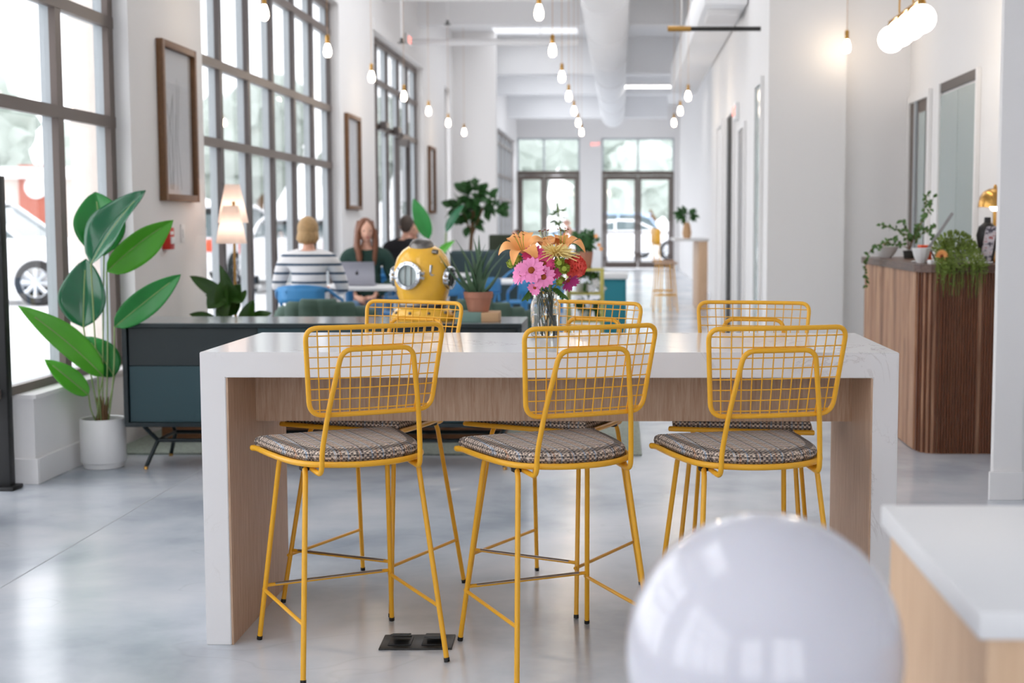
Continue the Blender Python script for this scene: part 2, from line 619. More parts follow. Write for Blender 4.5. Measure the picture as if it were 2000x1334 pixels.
mat('water', (0.97, 0.99, 0.98, 1), rough=0.0, trans=1.0, ior=1.33, var=0)
mat('skin', srgb(222, 172, 148), rough=0.55, var=0.04, sss=0.1)
mat('hair_blond', srgb(176, 142, 98), rough=0.6, var=0.25, vscale=40)
mat('hair_auburn', srgb(112, 66, 40), rough=0.5, var=0.3, vscale=40)
mat('hair_dark', srgb(70, 58, 50), rough=0.6, var=0.25, vscale=40)
mat('cloth_black', srgb(24, 24, 28), rough=0.9)
mat('cloth_green', srgb(34, 60, 52), rough=0.9)
mat('cloth_denim', srgb(112, 140, 168), rough=0.9, var=0.1)
mat('cloth_purple', srgb(84, 66, 84), rough=0.9)
mat('cloth_grey', srgb(120, 122, 128), rough=0.9)
mat_stripe('striped_knit', srgb(228, 226, 226), srgb(34, 66, 92), 0.077, 0.02, 1.075)
mat('laptop_grey', srgb(168, 168, 178), rough=0.35, metal=0.6)
mat('print_paper', srgb(222, 220, 224), rough=0.6, var=0.05, vscale=3)
mat('brick_pale', srgb(206, 196, 188), rough=0.9, var=0.06, vscale=9)
mat('brick_red', srgb(168, 96, 80), rough=0.9, var=0.1, vscale=9)
mat('asphalt', srgb(222, 222, 222), rough=0.9, var=0.05, vscale=0.7)
mat('tree_haze_green', srgb(172, 181, 174), rough=0.9, var=0.3, vscale=1.2)  # outdoor haze is mixed into this pale greyed green
mat('car_white', srgb(236, 236, 238), rough=0.2, coat=0.6, var=0.0)
mat('car_blue', srgb(164, 188, 216), rough=0.25, coat=0.6, var=0.0)
mat('car_glass', srgb(70, 88, 92), rough=0.08, spec=0.8, var=0)
mat('rubber', srgb(36, 36, 38), rough=0.8)
mat('red_lamp', srgb(240, 90, 60), rough=0.2, var=0)
mat('teal_fabric', srgb(40, 128, 142), rough=0.7)
mat('door_grey', srgb(150, 148, 148), rough=0.4, var=0.02)
mat('frost_glass', srgb(168, 180, 178), rough=0.15, spec=0.6, var=0.01)
mat('dark_void', srgb(36, 33, 32), rough=0.7)
mat('rug_wool', srgb(150, 158, 148), rough=0.95, var=0.45, vscale=55)
mat('sign_white', srgb(240, 240, 240), rough=0.5, var=0)
mat_shade('shade_linen', (0.86, 0.76, 0.70, 1), 0)
# ================================================================== THE SETTING
CEIL = 4.6
XL = -2.93           # face of the window wall
def sbox(name, m, *boxes, parent=None, label=None):
    b = MB()
    for q in boxes:
        b.box(*q)
    o = b.build(name, m, parent, smooth=False)
    if parent is None:
        struct(o, label)
    return o

sbox('floor', 'polished_concrete', (-3.13, 4.6, -4.0, 39.5, -0.12, 0.0), label='polished grey concrete floor')
mat('joint_grey', srgb(164, 167, 171), rough=0.7)
sbox('trim_3', 'joint_grey', (-2.229, -2.222, -4.0, 24.0, -0.002, 0.0006), label='straight saw cut joint in the concrete floor')
# roof with skylight wells added for daylight, between corridor beams and unseen nearer by
cb = MB()
ADDED_WELLS = [(-2.7, -1.5, 1.5, 5.0), (1.75, 2.34, 8.6, 11.2), (-2.3, 0.6, 11.6, 16.5), (-2.2, -0.75, 20.9, 24.6), (-2.2, -0.75, 25.8, 30.1), (-2.2, -0.75, 31.3, 35.6)]
ya = -4.0
for (x0, x1, y0, y1) in ADDED_WELLS:
    cb.box(-3.2, 4.6, ya, y0, CEIL, CEIL + 0.15)
    cb.box(-3.2, x0, y0, y1, CEIL, CEIL + 0.15)
    cb.box(x1, 4.6, y0, y1, CEIL, CEIL + 0.15)
    for q in ((x0 - 0.06, x0, y0, y1), (x1, x1 + 0.06, y0, y1), (x0, x1, y0 - 0.06, y0), (x0, x1, y1, y1 + 0.06)):
        cb.box(q[0], q[1], q[2], q[3], CEIL + 0.15, CEIL + 0.6)
    ya = y1
cb.box(-3.2, 4.6, ya, 39.5, CEIL, CEIL + 0.15)
struct(cb.build('ceiling', 'white_ceiling', smooth=False), 'white painted ceiling high above the room')
for k, (x0, x1, y0, y1) in enumerate(ADDED_WELLS):
    g = sgroup('window_%d' % (11 + k), ((x0 + x1) / 2, (y0 + y1) / 2, CEIL + 0.6))  # glazing of the added skylights
    hx, hy = (x1 - x0) / 2, (y1 - y0) / 2
    MB().box(-hx, hx, -hy, hy, 0.0, 0.008).build('pane', 'window_glass', g, smooth=False)
    b = MB(); b.box(-hx - 0.06, hx + 0.06, -0.03, 0.03, 0, 0.06); b.box(-hx - 0.06, -hx, -hy, hy, 0, 0.05); b.box(hx, hx + 0.06, -hy, hy, 0, 0.05)
    b.build('frame', 'mullion_grey', g, smooth=False)
for k, (y, zb) in enumerate(((20.2, 4.15), (25.0, 3.95), (30.5, 4.1), (36.0, 4.0))):
    sbox('ceiling_beam', 'white_ceiling', (-2.93, 1.2, y, y + 0.35, zb, CEIL))

# left wall: knee walls, piers, heads
W_HEAD = 3.55
w = MB()
XO = -3.13
w.box(XO, XL, 6.82, 8.31, 0, 0.43)                      # knee wall under the first window
w.box(XO, XL, 8.31, 9.77, 0, CEIL)                      # pier with picture
w.box(XO, XL, 9.77, 14.55, 0, 0.43)
w.box(XO, XL, 14.55, 16.6, 0, CEIL)
w.box(XO, XL, 20.65, 23.2, 0, CEIL)
w.box(XO, XL, 23.9, 25.2, 0, CEIL)
w.box(XO, XL, 38.6, 39.5, 0, CEIL)
w.box(XO, XL, 25.2, 38.6, 0, 0.45)
w.box(XO, XL, 25.2, 38.6, W_HEAD + 0.02, CEIL)
w.box(XO, XL, 23.2, 23.9, 3.57, CEIL)
w.box(XO, XL, 4.2, 8.31, W_HEAD + 0.02, CEIL)
w.box(XO, XL, 9.77, 14.55, W_HEAD + 0.02, CEIL)
w.box(XO, XL, 16.6, 20.65, W_HEAD + 0.02, CEIL)
w.box(XO, XL, -4.0, -3.0, 0, CEIL)
w.box(XO, XL, 1.0, 1.8, 0, CEIL)
w.box(XO, XL, -3.0, 1.0, W_HEAD + 0.02, CEIL)
w.box(XO, XL, 1.8, 4.2, W_HEAD + 0.02, CEIL)
struct(w.build('wall_left', 'white_paint', smooth=False), 'white window wall with piers between tall windows')
t = MB()
t.rbox(XL, XL + 0.018, 6.82, 16.6, 0.0, 0.13, 0.003)
t.rbox(XO, XL + 0.018, 6.802, 6.82, 0.0, 0.13, 0.003)
t.rbox(XL, XL + 0.018, 20.65, 23.2, 0.0, 0.13, 0.003)
struct(t.build('baseboard_left', 'white_paint', smooth=False), 'white baseboard along the window wall')
t = MB()
t.rbox(XO, XL + 0.02, 6.80, 8.31, 0.43, 0.452, 0.003)
t.rbox(XO, XL + 0.02, 9.77, 14.55, 0.43, 0.452, 0.003)
struct(t.build('trim_1', 'white_paint', smooth=False), 'white sill ledge under the windows')
# white casing above the storefront
struct(MB().rbox(XL - 0.01, XL + 0.03, 16.5, 20.75, W_HEAD + 0.02, W_HEAD + 0.16, 0.004).build('trim_2', 'white_paint', smooth=False), 'white casing above the far side entrance')

sbox('wall_return', 'white_paint', (-2.93, -2.18, 24.3, 24.6, 0, CEIL), label='white return wall beyond the last pier')
wr = MB()
wr.box(1.2, 1.83, 11.39, 12.4, 0, CEIL)
wr.box(1.2, 1.4, 12.4, 18.3, 0, CEIL)
wr.box(1.2, 1.75, 18.3, 18.5, 0, CEIL)
wr.box(1.65, 1.85, 18.5, 39.5, 0, CEIL)
wr.box(1.83, 2.37, 11.5, 12.4, 0, CEIL)
wr.box(2.37, 2.57, 7.2, 12.4, 0, CEIL)
wr.box(2.57, 4.6, 7.2, 7.4, 0, CEIL)
struct(wr.build('wall_right', 'white_paint', smooth=False), 'white wall with pier at the right of the corridor')
col = MB()
col.box(1.767, 1.9, 6.5, 6.55, 0, CEIL)
col.box(1.9, 2.15, 6.515, 6.55, 0, CEIL)
struct(col.build('wall_near', 'white_paint', smooth=False), 'white wall end beside the wooden reception desk')
struct(MB().rbox(1.745, 1.905, 6.478, 6.5, 0, 0.135, 0.003).build('baseboard_near', 'white_paint', smooth=False), 'white baseboard at the wall end')

bw = MB()  # unseen back wall added to limit the light from behind
bw.box(-3.13, 4.6, -4.2, -4.0, 0, 0.3); bw.box(-3.13, 4.6, -4.2, -4.0, 3.6, CEIL)
for a, c in ((-3.13, -2.3), (-0.6, 0.2), (2.8, 4.6)):
    bw.box(a, c, -4.2, -4.0, 0.3, 3.6)
struct(bw.build('wall_back', 'white_paint', smooth=False), 'added white wall with two windows, unseen behind the camera')
for n, a, c in ((8, -2.3, -0.6), (9, 0.2, 2.8)):  # unseen windows added to light the table front
    g = sgroup('window_%d' % n, (a, -4.1, 0.3))
    b = MB(); b.box(0, c - a, -0.03, 0.03, 0, 0.06); b.box(0, c - a, -0.03, 0.03, 3.24, 3.3); b.box(0, 0.06, -0.03, 0.03, 0, 3.3); b.box(c - a - 0.06, c - a, -0.03, 0.03, 0, 3.3); b.box((c - a) / 2 - 0.03, (c - a) / 2 + 0.03, -0.03, 0.03, 0, 3.3)
    b.build('frame', 'bronze_frame', g, smooth=False)
    MB().box(0.0, c - a, -0.004, 0.004, 0, 3.3).build('pane', 'window_glass', g, smooth=False)
sbox('wall_side', 'white_paint', (4.6, 4.8, -4.2, 7.4, 0, CEIL), label='added white side wall, unseen at the right of the camera')  # unseen wall added to cut the light on the foreground
# far wall with two glazed double doors
YF = 39.3
fw = MB()
fw.box(-1.16, -0.54, YF, YF + 0.2, 0, 3.68)
fw.box(1.5, 1.65, YF, YF + 0.2, 0, 3.68)
fw.box(-2.93, 1.65, YF, YF + 0.2, 3.68, CEIL)
struct(fw.build('wall_far', 'white_paint', smooth=False), 'white end wall around two glazed double doors')

def far_door(n, x0, x1, xm):
    g = sgroup('door_%d' % n, ((x0 + x1) / 2, YF, 0))
    cx = (x0 + x1) / 2
    def loc(b, name, m):
        return b.build(name, m, g, smooth=False)
    b = MB()
    b.rbox(x0 - cx, x1 - cx, 0.0, 0.1, 2.64, 2.76, 0.004)
    b.rbox(x0 - cx, x0 - cx + 0.06, 0, 0.1, 0.0, 2.64, 0.004)
    b.rbox(x1 - cx - 0.06, x1 - cx, 0, 0.1, 0.0, 2.64, 0.004)
    loc(b, 'door_frame', 'bronze_frame')
    b = MB()
    for xx in (x0, xm - 0.025, x1 - 0.05):
        b.rbox(xx - cx, xx - cx + 0.05, 0, 0.1, 2.76, 3.68, 0.004)
    b.rbox(x0 - cx, x1 - cx, 0, 0.1, 3.63, 3.68, 0.004)
    loc(b, 'transom_frame', 'mullion_grey')
    for a, c in ((x0 + 0.065, xm - 0.004), (xm + 0.004, x1 - 0.065)):
        b = MB()
        b.rbox(a - cx, a - cx + 0.09, 0.02, 0.08, 0.02, 2.63, 0.004)
        b.rbox(c - cx - 0.09, c - cx, 0.02, 0.08, 0.02, 2.63, 0.004)
        b.rbox(a - cx + 0.09, c - cx - 0.09, 0.02, 0.08, 0.02, 0.2, 0.004)
        b.rbox(a - cx + 0.09, c - cx - 0.09, 0.02, 0.08, 2.51, 2.63, 0.004)
        b.rbox(a - cx + 0.09, c - cx - 0.09, 0.0, 0.02, 1.0, 1.05, 0.004)
        lf = loc(b, 'door_leaf', 'bronze_frame')
        p = MB().box(a - cx + 0.09, c - cx - 0.09, 0.045, 0.053, 0.2, 2.51).build('pane', 'window_glass', lf, smooth=False)
    MB().box(x0 - cx + 0.05, x1 - cx - 0.05, 0.045, 0.053, 2.76, 3.63).build('transom_pane', 'window_glass', g, smooth=False)
far_door(2, -2.93, -1.16, -2.17)
far_door(3, -0.54, 1.5, 0.48)

# windows in the left wall
def window(n, y0, y1, muls, rails, zb, zt, face=0.08, vm='bronze_frame'):
    g = sgroup('window_%d' % n, (-3.02, y0, 0))
    cap, body, pane = MB(), MB(), MB()
    for y in muls:
        a, c = y - y0 - face / 2, y - y0 + face / 2
        cap.box(-0.035, 0, a, c, zb, zt)
        body.box(-0.092, -0.035, a + 0.012, c - 0.012, zb, zt)
    vert = cap.build('mullion_face', vm, g, smooth=False)
    cap = MB()
    for z in rails:
        cap.box(-0.034, 0.004, 0, y1 - y0, z - 0.033, z + 0.033)
        body.box(-0.09, -0.034, 0, y1 - y0, z - 0.022, z + 0.022)
    body.box(-0.14, -0.034, 0, y1 - y0, zb - 0.02, zb + 0.03)
    cap.box(-0.034, 0.006, 0, y1 - y0, zb - 0.005, zb + 0.04)
    pane.box(-0.066, -0.060, 0.0, y1 - y0, zb, zt)
    cap.build('rail_face', 'bronze_frame', g, smooth=False)
    body.build('mullion_body', 'mullion_grey', g, smooth=False)
    pane.build('pane', 'window_glass', g, smooth=False)
    return g
RAILS = (1.9, 2.485, 3.27, 3.53)
window(1, 4.2, 8.31, [4.24, 4.98, 5.72, 6.70, 7.50, 8.27], RAILS, 0.455, W_HEAD + 0.02)
window(2, 9.77, 14.55, [9.81, 10.54, 11.33, 12.12, 12.92, 13.7, 14.5], RAILS, 0.455, W_HEAD + 0.02, vm='dark_bronze')
g3 = window(3, 16.6, 20.65, [16.64, 17.3, 18.1, 19.0, 19.8, 20.6], (2.5, 3.05, 3.53), 0.03, W_HEAD + 0.02, face=0.05, vm='dark_bronze')
window(4, 23.2, 23.9, [23.22, 23.88], (3.5,), 0.05, 3.57, face=0.04)
window(6, -3.0, 1.0, [-2.96, -2.0, -1.0, 0.0, 0.96], RAILS, 0.455, W_HEAD + 0.02)
window(7, 1.8, 4.2, [1.84, 2.6, 3.4, 4.16], RAILS, 0.455, W_HEAD + 0.02)
window(10, 25.2, 38.6, [25.24 + 1.114 * k for k in range(13)], RAILS, 0.455, W_HEAD + 0.02)  # unseen windows added to brighten the far corridor
sbox('wall_knee', 'white_paint', (XO, XL, -3.0, 1.0, 0, 0.45), (XO, XL, 1.8, 4.2, 0, 0.45), (XO, XL, 4.2, 6.0, 0, 0.45))
# door leaf ajar and closers in the side entrance
d = MB()
d.rbox(0.0, 0.05, -0.03, 0.03, 0.02, 2.44, 0.004)
d.rbox(0.05, 0.56, -0.022, 0.022, 0.02, 0.14, 0.004)
d.rbox(0.05, 0.56, -0.022, 0.022, 2.34, 2.44, 0.004)
d.rbox(0.56, 0.61, -0.03, 0.03, 0.02, 2.44, 0.004)
sd = d.build('door_4', 'dark_bronze', loc=(-3.0, 18.62, 0), smooth=False, rot=(0, 0, R(84)))
struct(sd, 'dark metal door leaf in the far side entrance')
MB().box(0.05, 0.56, -0.004, 0.004, 0.14, 2.34).build('pane', 'window_glass', sd, smooth=False)
for yy in (17.45, 18.45):
    c = thing('door_closer', 'dark door closer box on the %s side entrance head' % ('near leaf of the' if yy < 18 else 'middle of the'), 'door closer', (-2.98, yy, 2.5))
    MB().rbox(-0.02, 0.06, -0.14, 0.14, -0.04, 0.06, 0.006).build('closer_body', 'dark_bronze', c)
    MB().tube([(0.03, 0.1, 0.0), (0.1, -0.04, -0.05), (0.04, -0.12, -0.12)], 0.012, 6).build('closer_arm', 'dark_bronze', c)

# doors and glazed panels of the right-hand walls
def side_door(n, x, y0, y1, z, leaf_m, frame_m='white_paint', glass=None, extra=None):
    g = sgroup('door_%d' % n, (x, y0, 0))
    L = y1 - y0
    b = MB()
    b.rbox(-0.03, 0.0, 0, 0.06, 0, z, 0.003); b.rbox(-0.03, 0.0, L - 0.06, L, 0, z, 0.003); b.rbox(-0.03, 0.0, 0.06, L - 0.06, z - 0.06, z, 0.003)
    b.build('door_frame', frame_m, g, smooth=False)
    MB().box(-0.012, -0.002, 0.06, L - 0.06, 0.01, z - 0.06).build('door_leaf', leaf_m, g, smooth=False)
    if glass:
        MB().box(-0.018, -0.012, glass[0], glass[1], 0.2, z - 0.16).build('pane', 'frost_glass', g, smooth=False)
    return g
side_door(5, 1.2, 14.65, 15.6, 2.52, 'dark_void', 'white_paint')
side_door(6, 1.2, 13.35, 14.05, 2.28, 'door_grey', 'white_paint')
side_door(7, 1.2, 11.75, 12.35, 2.54, 'frost_glass', 'white_paint')
side_door(8, 1.2, 16.2, 17.2, 2.5, 'white_paint', 'white_paint')
g = side_door(9, 2.37, 10.67, 11.47, 2.33, 'bronze_frame', 'white_paint', glass=(0.16, 0.4))
MB().box(-0.03, -0.012, 0.46, 0.52, 0.01, 2.27).build('door_stile', 'mullion_grey', g, smooth=False)
g = sgroup('window_5', (2.37, 9.24, 0))
b = MB(); b.rbox(-0.03, 0, 0, 0.04, 0.1, 2.33, 0.003); b.rbox(-0.03, 0, 1.09, 1.13, 0.1, 2.33, 0.003)
b.build('frame', 'white_paint', g, smooth=False)
MB().rbox(-0.016, 0, 0.04, 1.09, 2.26, 2.33, 0.003).build('head_rail', 'dark_bronze', g, smooth=False)
b = MB(); b.box(-0.014, -0.004, 0.04, 0.56, 0.1, 2.24); b.box(-0.014, -0.004, 0.57, 1.09, 0.1, 2.24)
b.build('pane', 'frost_glass', g, smooth=False)

# ------------------------------------------------------------------ ducts, pipes and small fittings under the ceiling
t = thing('air_duct', 'fat round white air duct running down the middle of the ceiling', 'duct', (-0.2, 12.0, 4.05))
MB().tube([(0, 0, 0), (0, 24, 0)], 0.3, 24).build('duct_body', 'white_ceiling', t)
for k in range(8):
    MB().tube([(0, 1.5 + 3 * k, 0), (0, 1.56 + 3 * k, 0)], 0.315, 24).build('duct_collar', 'white_ceiling', t)
for k in range(6):
    for sx in (-0.26, 0.26):
        MB().tube([(sx, 2 + 4 * k, 0.1), (sx, 2 + 4 * k, 0.55)], 0.008, 6).build('hanger_rod', 'white_ceiling', t)
t = thing('air_duct', 'boxy white air duct along the right side of the corridor ceiling', 'duct', (0.985, 13.2, 3.55))
MB().rbox(-0.2, 0.2, 0, 9.0, -0.2, 0.2, 0.01).build('duct_body', 'white_ceiling', t)
MB().rbox(-0.15, 0.15, 0.3, 0.9, -0.26, -0.2, 0.01).build('duct_vent', 'white_paint', t)
for k in range(4):
    for sx in (-0.17, 0.17):
        MB().tube([(sx, 1 + 2.3 * k, 0.15), (sx, 1 + 2.3 * k, 1.05)], 0.008, 6).build('hanger_rod', 'white_ceiling', t)
for (x0, x1, y, z, lab) in ((-2.93, -0.6, 19.6, 3.82, 'thin white pipe crossing the ceiling before the return wall'),
                            (-2.93, -0.6, 17.2, 4.05, 'thin white pipe crossing the ceiling above the storefront')):
    t = thing('ceiling_pipe', lab, 'pipe', (x0, y, z))
    MB().tube([(0, 0, 0), (x1 - x0, 0, 0)], 0.045, 12).build('pipe_run', 'white_ceiling', t)
    for k in range(2):
        MB().tube([(0.5 + 1.3 * k, 0, 0), (0.5 + 1.3 * k, 0, CEIL - z)], 0.008, 6).build('pipe_hanger', 'white_ceiling', t)
for (x, y, z, lab) in ((-2.2, 16.4, 3.95, 'small dark sprinkler head nearest the big window'), (-2.6, 16.6, 3.45, 'small dark sprinkler head above the side entrance'),
                       (-2.35, 19.0, 4.0, 'small dark sprinkler head by the white pipes')):
    t = thing('sprinkler_head', lab, 'sprinkler', (x, y, z))
    MB().tube([(0, 0, 0.02), (0, 0, CEIL - z)], 0.007, 8).build('drop_pipe', 'white_ceiling', t)
    MB().lathe([(0.0, -0.03), (0.045, -0.025), (0.045, -0.015), (0.012, -0.01), (0.02, 0.03), (0.0, 0.035)], seg=12).build('deflector', 'dark_plate', t)
t = thing('track_rail', 'thin dark bronze rail across the corridor beneath the ceiling', 'rail', (0.5, 12.1, 2.97))
MB().tube([(0, 0, 0), (0.7, 0, 0)], 0.02, 10).build('rail_bar', 'dark_plate', t)
MB().tube([(-0.1, 0, 0), (0.1, 0, 0)], 0.024, 10).build('rail_end', 'brass', t)
MB().tube([(0.02, 0, 0), (0.02, 0, CEIL - 2.97)], 0.006, 6).build('hanger_rod', 'white_ceiling', t)
t = thing('ceiling_panel', 'long white ceiling panel at the end of the corridor, glow added for its lit face', 'light', (0.55, 27.5, 4.0))
MB().rbox(-0.6, 0.6, -0.18, 0.18, -0.03, 0.05, 0.01).build('panel_body', 'white_ceiling', t)
mat('panel_glow', srgb(255, 250, 245), rough=0.4, var=0, emit=(1, 0.96, 0.92, 1), estr=1.6)  # glow put in for a surface that is only lit
MB().rbox(-0.56, 0.56, -0.15, 0.15, -0.045, -0.03, 0.005).build('glow_face', 'panel_glow', t)
for sx in (-0.5, 0.5):
    MB().tube([(sx, 0, 0.05), (sx, 0, 0.6)], 0.008, 6).build('hanger_rod', 'white_ceiling', t)

def text_mesh(body, size, name, m, parent, M, depth=0.002):
    cu = bpy.data.curves.new('lettering', 'FONT')
    cu.body = body; cu.size = size; cu.align_x = 'CENTER'; cu.align_y = 'CENTER'; cu.extrude = depth
    o = bpy.data.objects.new('lettering', cu)
    COL.objects.link(o)
    bpy.context.view_layer.update()
    me = bpy.data.meshes.new_from_object(o.evaluated_get(bpy.context.evaluated_depsgraph_get()))
    bpy.data.objects.remove(o)
    me.transform(M)
    me.materials.clear(); me.materials.append(MATS[m])
    q = bpy.data.objects.new(name, me)
    COL.objects.link(q)
    q.parent = parent
    return q
FACE = Matrix.Rotation(PI / 2, 4, 'X')        # lettering that faces the camera side (-y)
for (x, y, z, lab, ry) in ((-2.9, 19.1, 3.78, 'red exit sign above the side entrance', PI / 2), (-0.72, 39.28, 3.5, 'red exit sign on the white column between the far doors', 0),
                           (1.178, 14.35, 2.44, 'red exit sign on the right corridor wall', -PI / 2)):
    t = thing('exit_sign', lab, 'exit sign', (x, y, z), ry)
    MB().rbox(-0.13, 0.13, -0.02, 0.02, -0.09, 0.09, 0.006).build('sign_box', 'sign_white', t)
    text_mesh('EXIT', 0.13, 'lettering', 'sign_red', t, Matrix.Translation((0, -0.022, 0)) @ FACE)
    MB().rbox(-0.1, 0.1, 0.02, 0.03 if z > 3.6 else 0.022, -0.06, 0.06, 0.001).build('wall_plate', 'sign_white', t)

# ------------------------------------------------------------------ outside
sbox('ground_outside', 'asphalt', (-80, -3.13, -30, 120, -0.2, -0.03), (-3.13, 60, 39.5, 120, -0.2, -0.03), (4.8, 60, -30, 39.5, -0.2, -0.03), label='pale pavement outside the windows')
def pillar(x, y, lab):
    t = thing('brick_pillar', lab, 'pillar', (x, y, -0.03))
    MB().rbox(-0.15, 0.15, -0.15, 0.15, 0, 5.2, 0.005).build('pillar_shaft', 'brick_pale', t)
    MB().rbox(-0.2, 0.2, -0.2, 0.2, 5.2, 5.35, 0.01).build('pillar_cap', 'white_paint', t)
    MB().rbox(-0.2, 0.2, -0.2, 0.2, 0, 0.5, 0.01).build('pillar_foot', 'brick_pale', t)
pillar(-5.42, 14.2, 'pale brick pillar outside the nearest window')

def tree(x, y, h, r, lab, seed, low=0.42):
    rnd = random.Random(seed)
    t = thing('street_tree', lab, 'tree', (x, y, -0.03), group='trees across the street' if low > 0.3 else 'trees beyond the end doors')
    MB().tube([(0, 0, 0), (0.05, 0.05, h * 0.3), (-0.05, 0, h * 0.6)], [0.22, 0.17, 0.1], 8).build('trunk', 'stem_brown', t)
    b = MB()
    for k in range(9 if low > 0.3 else 13):
        a = rnd.uniform(0, 2 * PI); q = rnd.uniform(0, r * 0.65)
        c = Vector((q * math.cos(a), q * math.sin(a), h * rnd.uniform(low, 0.85)))
        bm = bmesh.new()
        bmesh.ops.create_icosphere(bm, subdivisions=3, radius=1)
        rr = r * rnd.uniform(0.36, 0.56)
        for v in bm.verts:
            n = noise.noise(v.co * 2.2 + Vector((seed, k, 0))) * 0.35 + noise.noise(v.co * 6 + Vector((k, seed, 1))) * 0.2
            v.co = c + v.co * rr * (1 + n)
        b.bm(bm)
    b.build('crown', 'tree_haze_green', t)
TREES = [(-6.3, 80, 9.5, 4.2), (4.4, 80, 9.5, 4.2), (-0.8, 96, 10.5, 4.8), (-39, 66, 9.5, 4.0), (-31.5, 68, 9.0, 3.7), (-24.5, 66, 7.2, 3.3), (-18, 69, 8.8, 3.7), (-12, 67, 7.4, 3.0), (-6.5, 68, 8.6, 3.2), (1.5, 67, 6, 2.4)]
for k, q in enumerate(TREES):
    ords = ('first', 'second', 'third', 'fourth', 'fifth', 'sixth', 'seventh')[max(0, k - 3)]
    tree(*q, low=0.2 if k < 3 else 0.42, lab=('pale green tree far beyond the end doors, %s' % ('left one in front', 'right one in front', 'tall one behind the other two')[k]) if k < 3 else 'leafy green tree across the street, %s of the row counted from the left' % ords, seed=k + 3)
t = thing('shop_building', 'low pale building with red brick panel across the street', 'building', (-22.5, 50, -0.03))
MB().box(-9, 4, 0, 6, 0, 2.9).build('wall', 'brick_pale', t, smooth=False)
MB().box(0.8, 2.1, -0.12, 0.0, 0, 3.4).build('brick_panel', 'brick_red', t, smooth=False)
MB().rbox(-9.2, 4.2, -0.6, 6.2, 2.9, 3.3, 0.02).build('roof', 'white_paint', t)
MB().lathe([(0.0, 0.0), (0.42, 0.0), (0.42, 0.06), (0.0, 0.06)], c=(1.45, -0.13, 2.6), seg=20, M=Matrix.Rotation(PI / 2, 3, 'X')).build('round_sign', 'white_paint', t)
for k in range(3):
    MB().box(-8.4 + 3 * k, -6.2 + 3 * k, -0.05, 0, 0.4, 2.3).build('window', 'car_glass', t, smooth=False)

def car(name, lab, loc, rz, paint, scale=1.0, suv=True):
    """side profile lofted across the width; x is forward"""
    t = thing(name, lab, 'car', loc, rz, scale=scale)
    H = 1.0 if suv else 0.86
    prof = [(-2.25, 0.35), (-2.3, 0.75), (-2.2, 1.02), (-1.2, 1.06), (0.85, 1.08), (1.9, 1.02 * H), (2.2, 0.9 * H), (2.3, 0.6), (2.22, 0.3)]
    rings = []
    for (yy, sx, dz) in ((-0.9, 0.97, -0.02), (-0.86, 0.995, 0.0), (-0.5, 1.0, 0.03), (0.5, 1.0, 0.03), (0.86, 0.995, 0.0), (0.9, 0.97, -0.02)):
        rings.append([(x * sx, yy, z + (dz if z > 0.7 else 0)) for x, z in prof])
    MB().loft(rings).build('body', paint, t, ang=50)
    top = [(-2.1, 1.04), (-1.75, 1.5), (-1.3, 1.66), (0.1, 1.68), (0.45, 1.58), (1.15, 1.06)] if suv else [(-1.6, 0.98), (-1.0, 1.3), (-0.4, 1.42), (0.2, 1.4), (1.1, 1.0)]
    rr = []
    for (yy, k) in ((-0.84, 0.0), (-0.66, 1.0), (0.66, 1.0), (0.84, 0.0)):
        rr.append([(x * (1 if k else 1.0), yy if z < 1.2 else yy * (0.82 if not k else 1), z) for x, z in top])
    MB().loft([[(x * .97, -0.8 + 0.14 * (z - 1.04) / 0.6, z - 0.012) for x, z in top], [(x * .97, 0.8 - 0.14 * (z - 1.04) / 0.6, z - 0.012) for x, z in top]]).build('cabin_glass', 'car_glass', t, ang=30)
    b = MB()
    zr = top[len(top) // 2][1]
    for sgn in (-1, 1):
        path = [(x * .98, sgn * (0.81 - 0.14 * (z - 1.04) / 0.6), z) for x, z in top]
        b.tube(path, 0.04, 6)
        b.tube([(-0.5, sgn * 0.82, 1.04), (-0.5, sgn * 0.72, zr - 0.02)], 0.04, 6)
    b.rbox(top[1][0], top[-2][0] - 0.1, -0.68, 0.68, zr - 0.06, zr + 0.01, 0.03)
    b.build('roof', paint, t)
    for sx in (-1.4, 1.4):
        for sy in (-0.84, 0.84):
            wl = MB()
            M = Matrix.Rotation(PI / 2, 3, 'X')
            wl.lathe([(0.24, -0.11), (0.35, -0.1), (0.37, -0.05), (0.37, 0.05), (0.35, 0.1), (0.24, 0.11)], c=(sx, sy, 0.37), seg=28, M=M, cap=False)
            wo = wl.build('wheel', 'rubber', t)
            rm = MB()
            s = -1 if sy < 0 else 1
            rm.lathe([(0.25, -0.1), (0.25, 0.1), (0.225, 0.1), (0.225, -0.1)], c=(sx, sy, 0.37), seg=28, M=M, cap=False)
            for k in range(8):
                a = 2 * PI * k / 8
                rm.tube([(sx, sy + s * 0.09, 0.37), (sx + 0.23 * math.cos(a), sy + s * 0.1, 0.37 + 0.23 * math.sin(a))], [0.03, 0.045], 6)
            rm.ell((sx, sy + s * 0.09, 0.37), 0.06, 0.03, 0.06, 12, 8)
            rm.build('rim', 'chrome', wo)
            MB().lathe([(0.0, -0.02), (0.24, -0.02), (0.24, 0.02), (0.0, 0.02)], c=(sx, sy - s * 0.02, 0.37), seg=20, M=M).build('hub_shadow_plate', 'rubber', wo)
    b = MB(); b.rbox(2.12, 2.27, -0.8, -0.5, 0.72 * H, 0.86 * H, 0.03); b.rbox(2.12, 2.27, 0.5, 0.8, 0.72 * H, 0.86 * H, 0.03)
    b.build('headlight', 'clear_glass', t)
    b = MB(); b.rbox(-2.32, -2.15, -0.88, -0.7, 0.75, 1.0, 0.02); b.rbox(-2.32, -2.15, 0.7, 0.88, 0.75, 1.0, 0.02)
    b.build('tail_light', 'red_lamp', t)
    return t
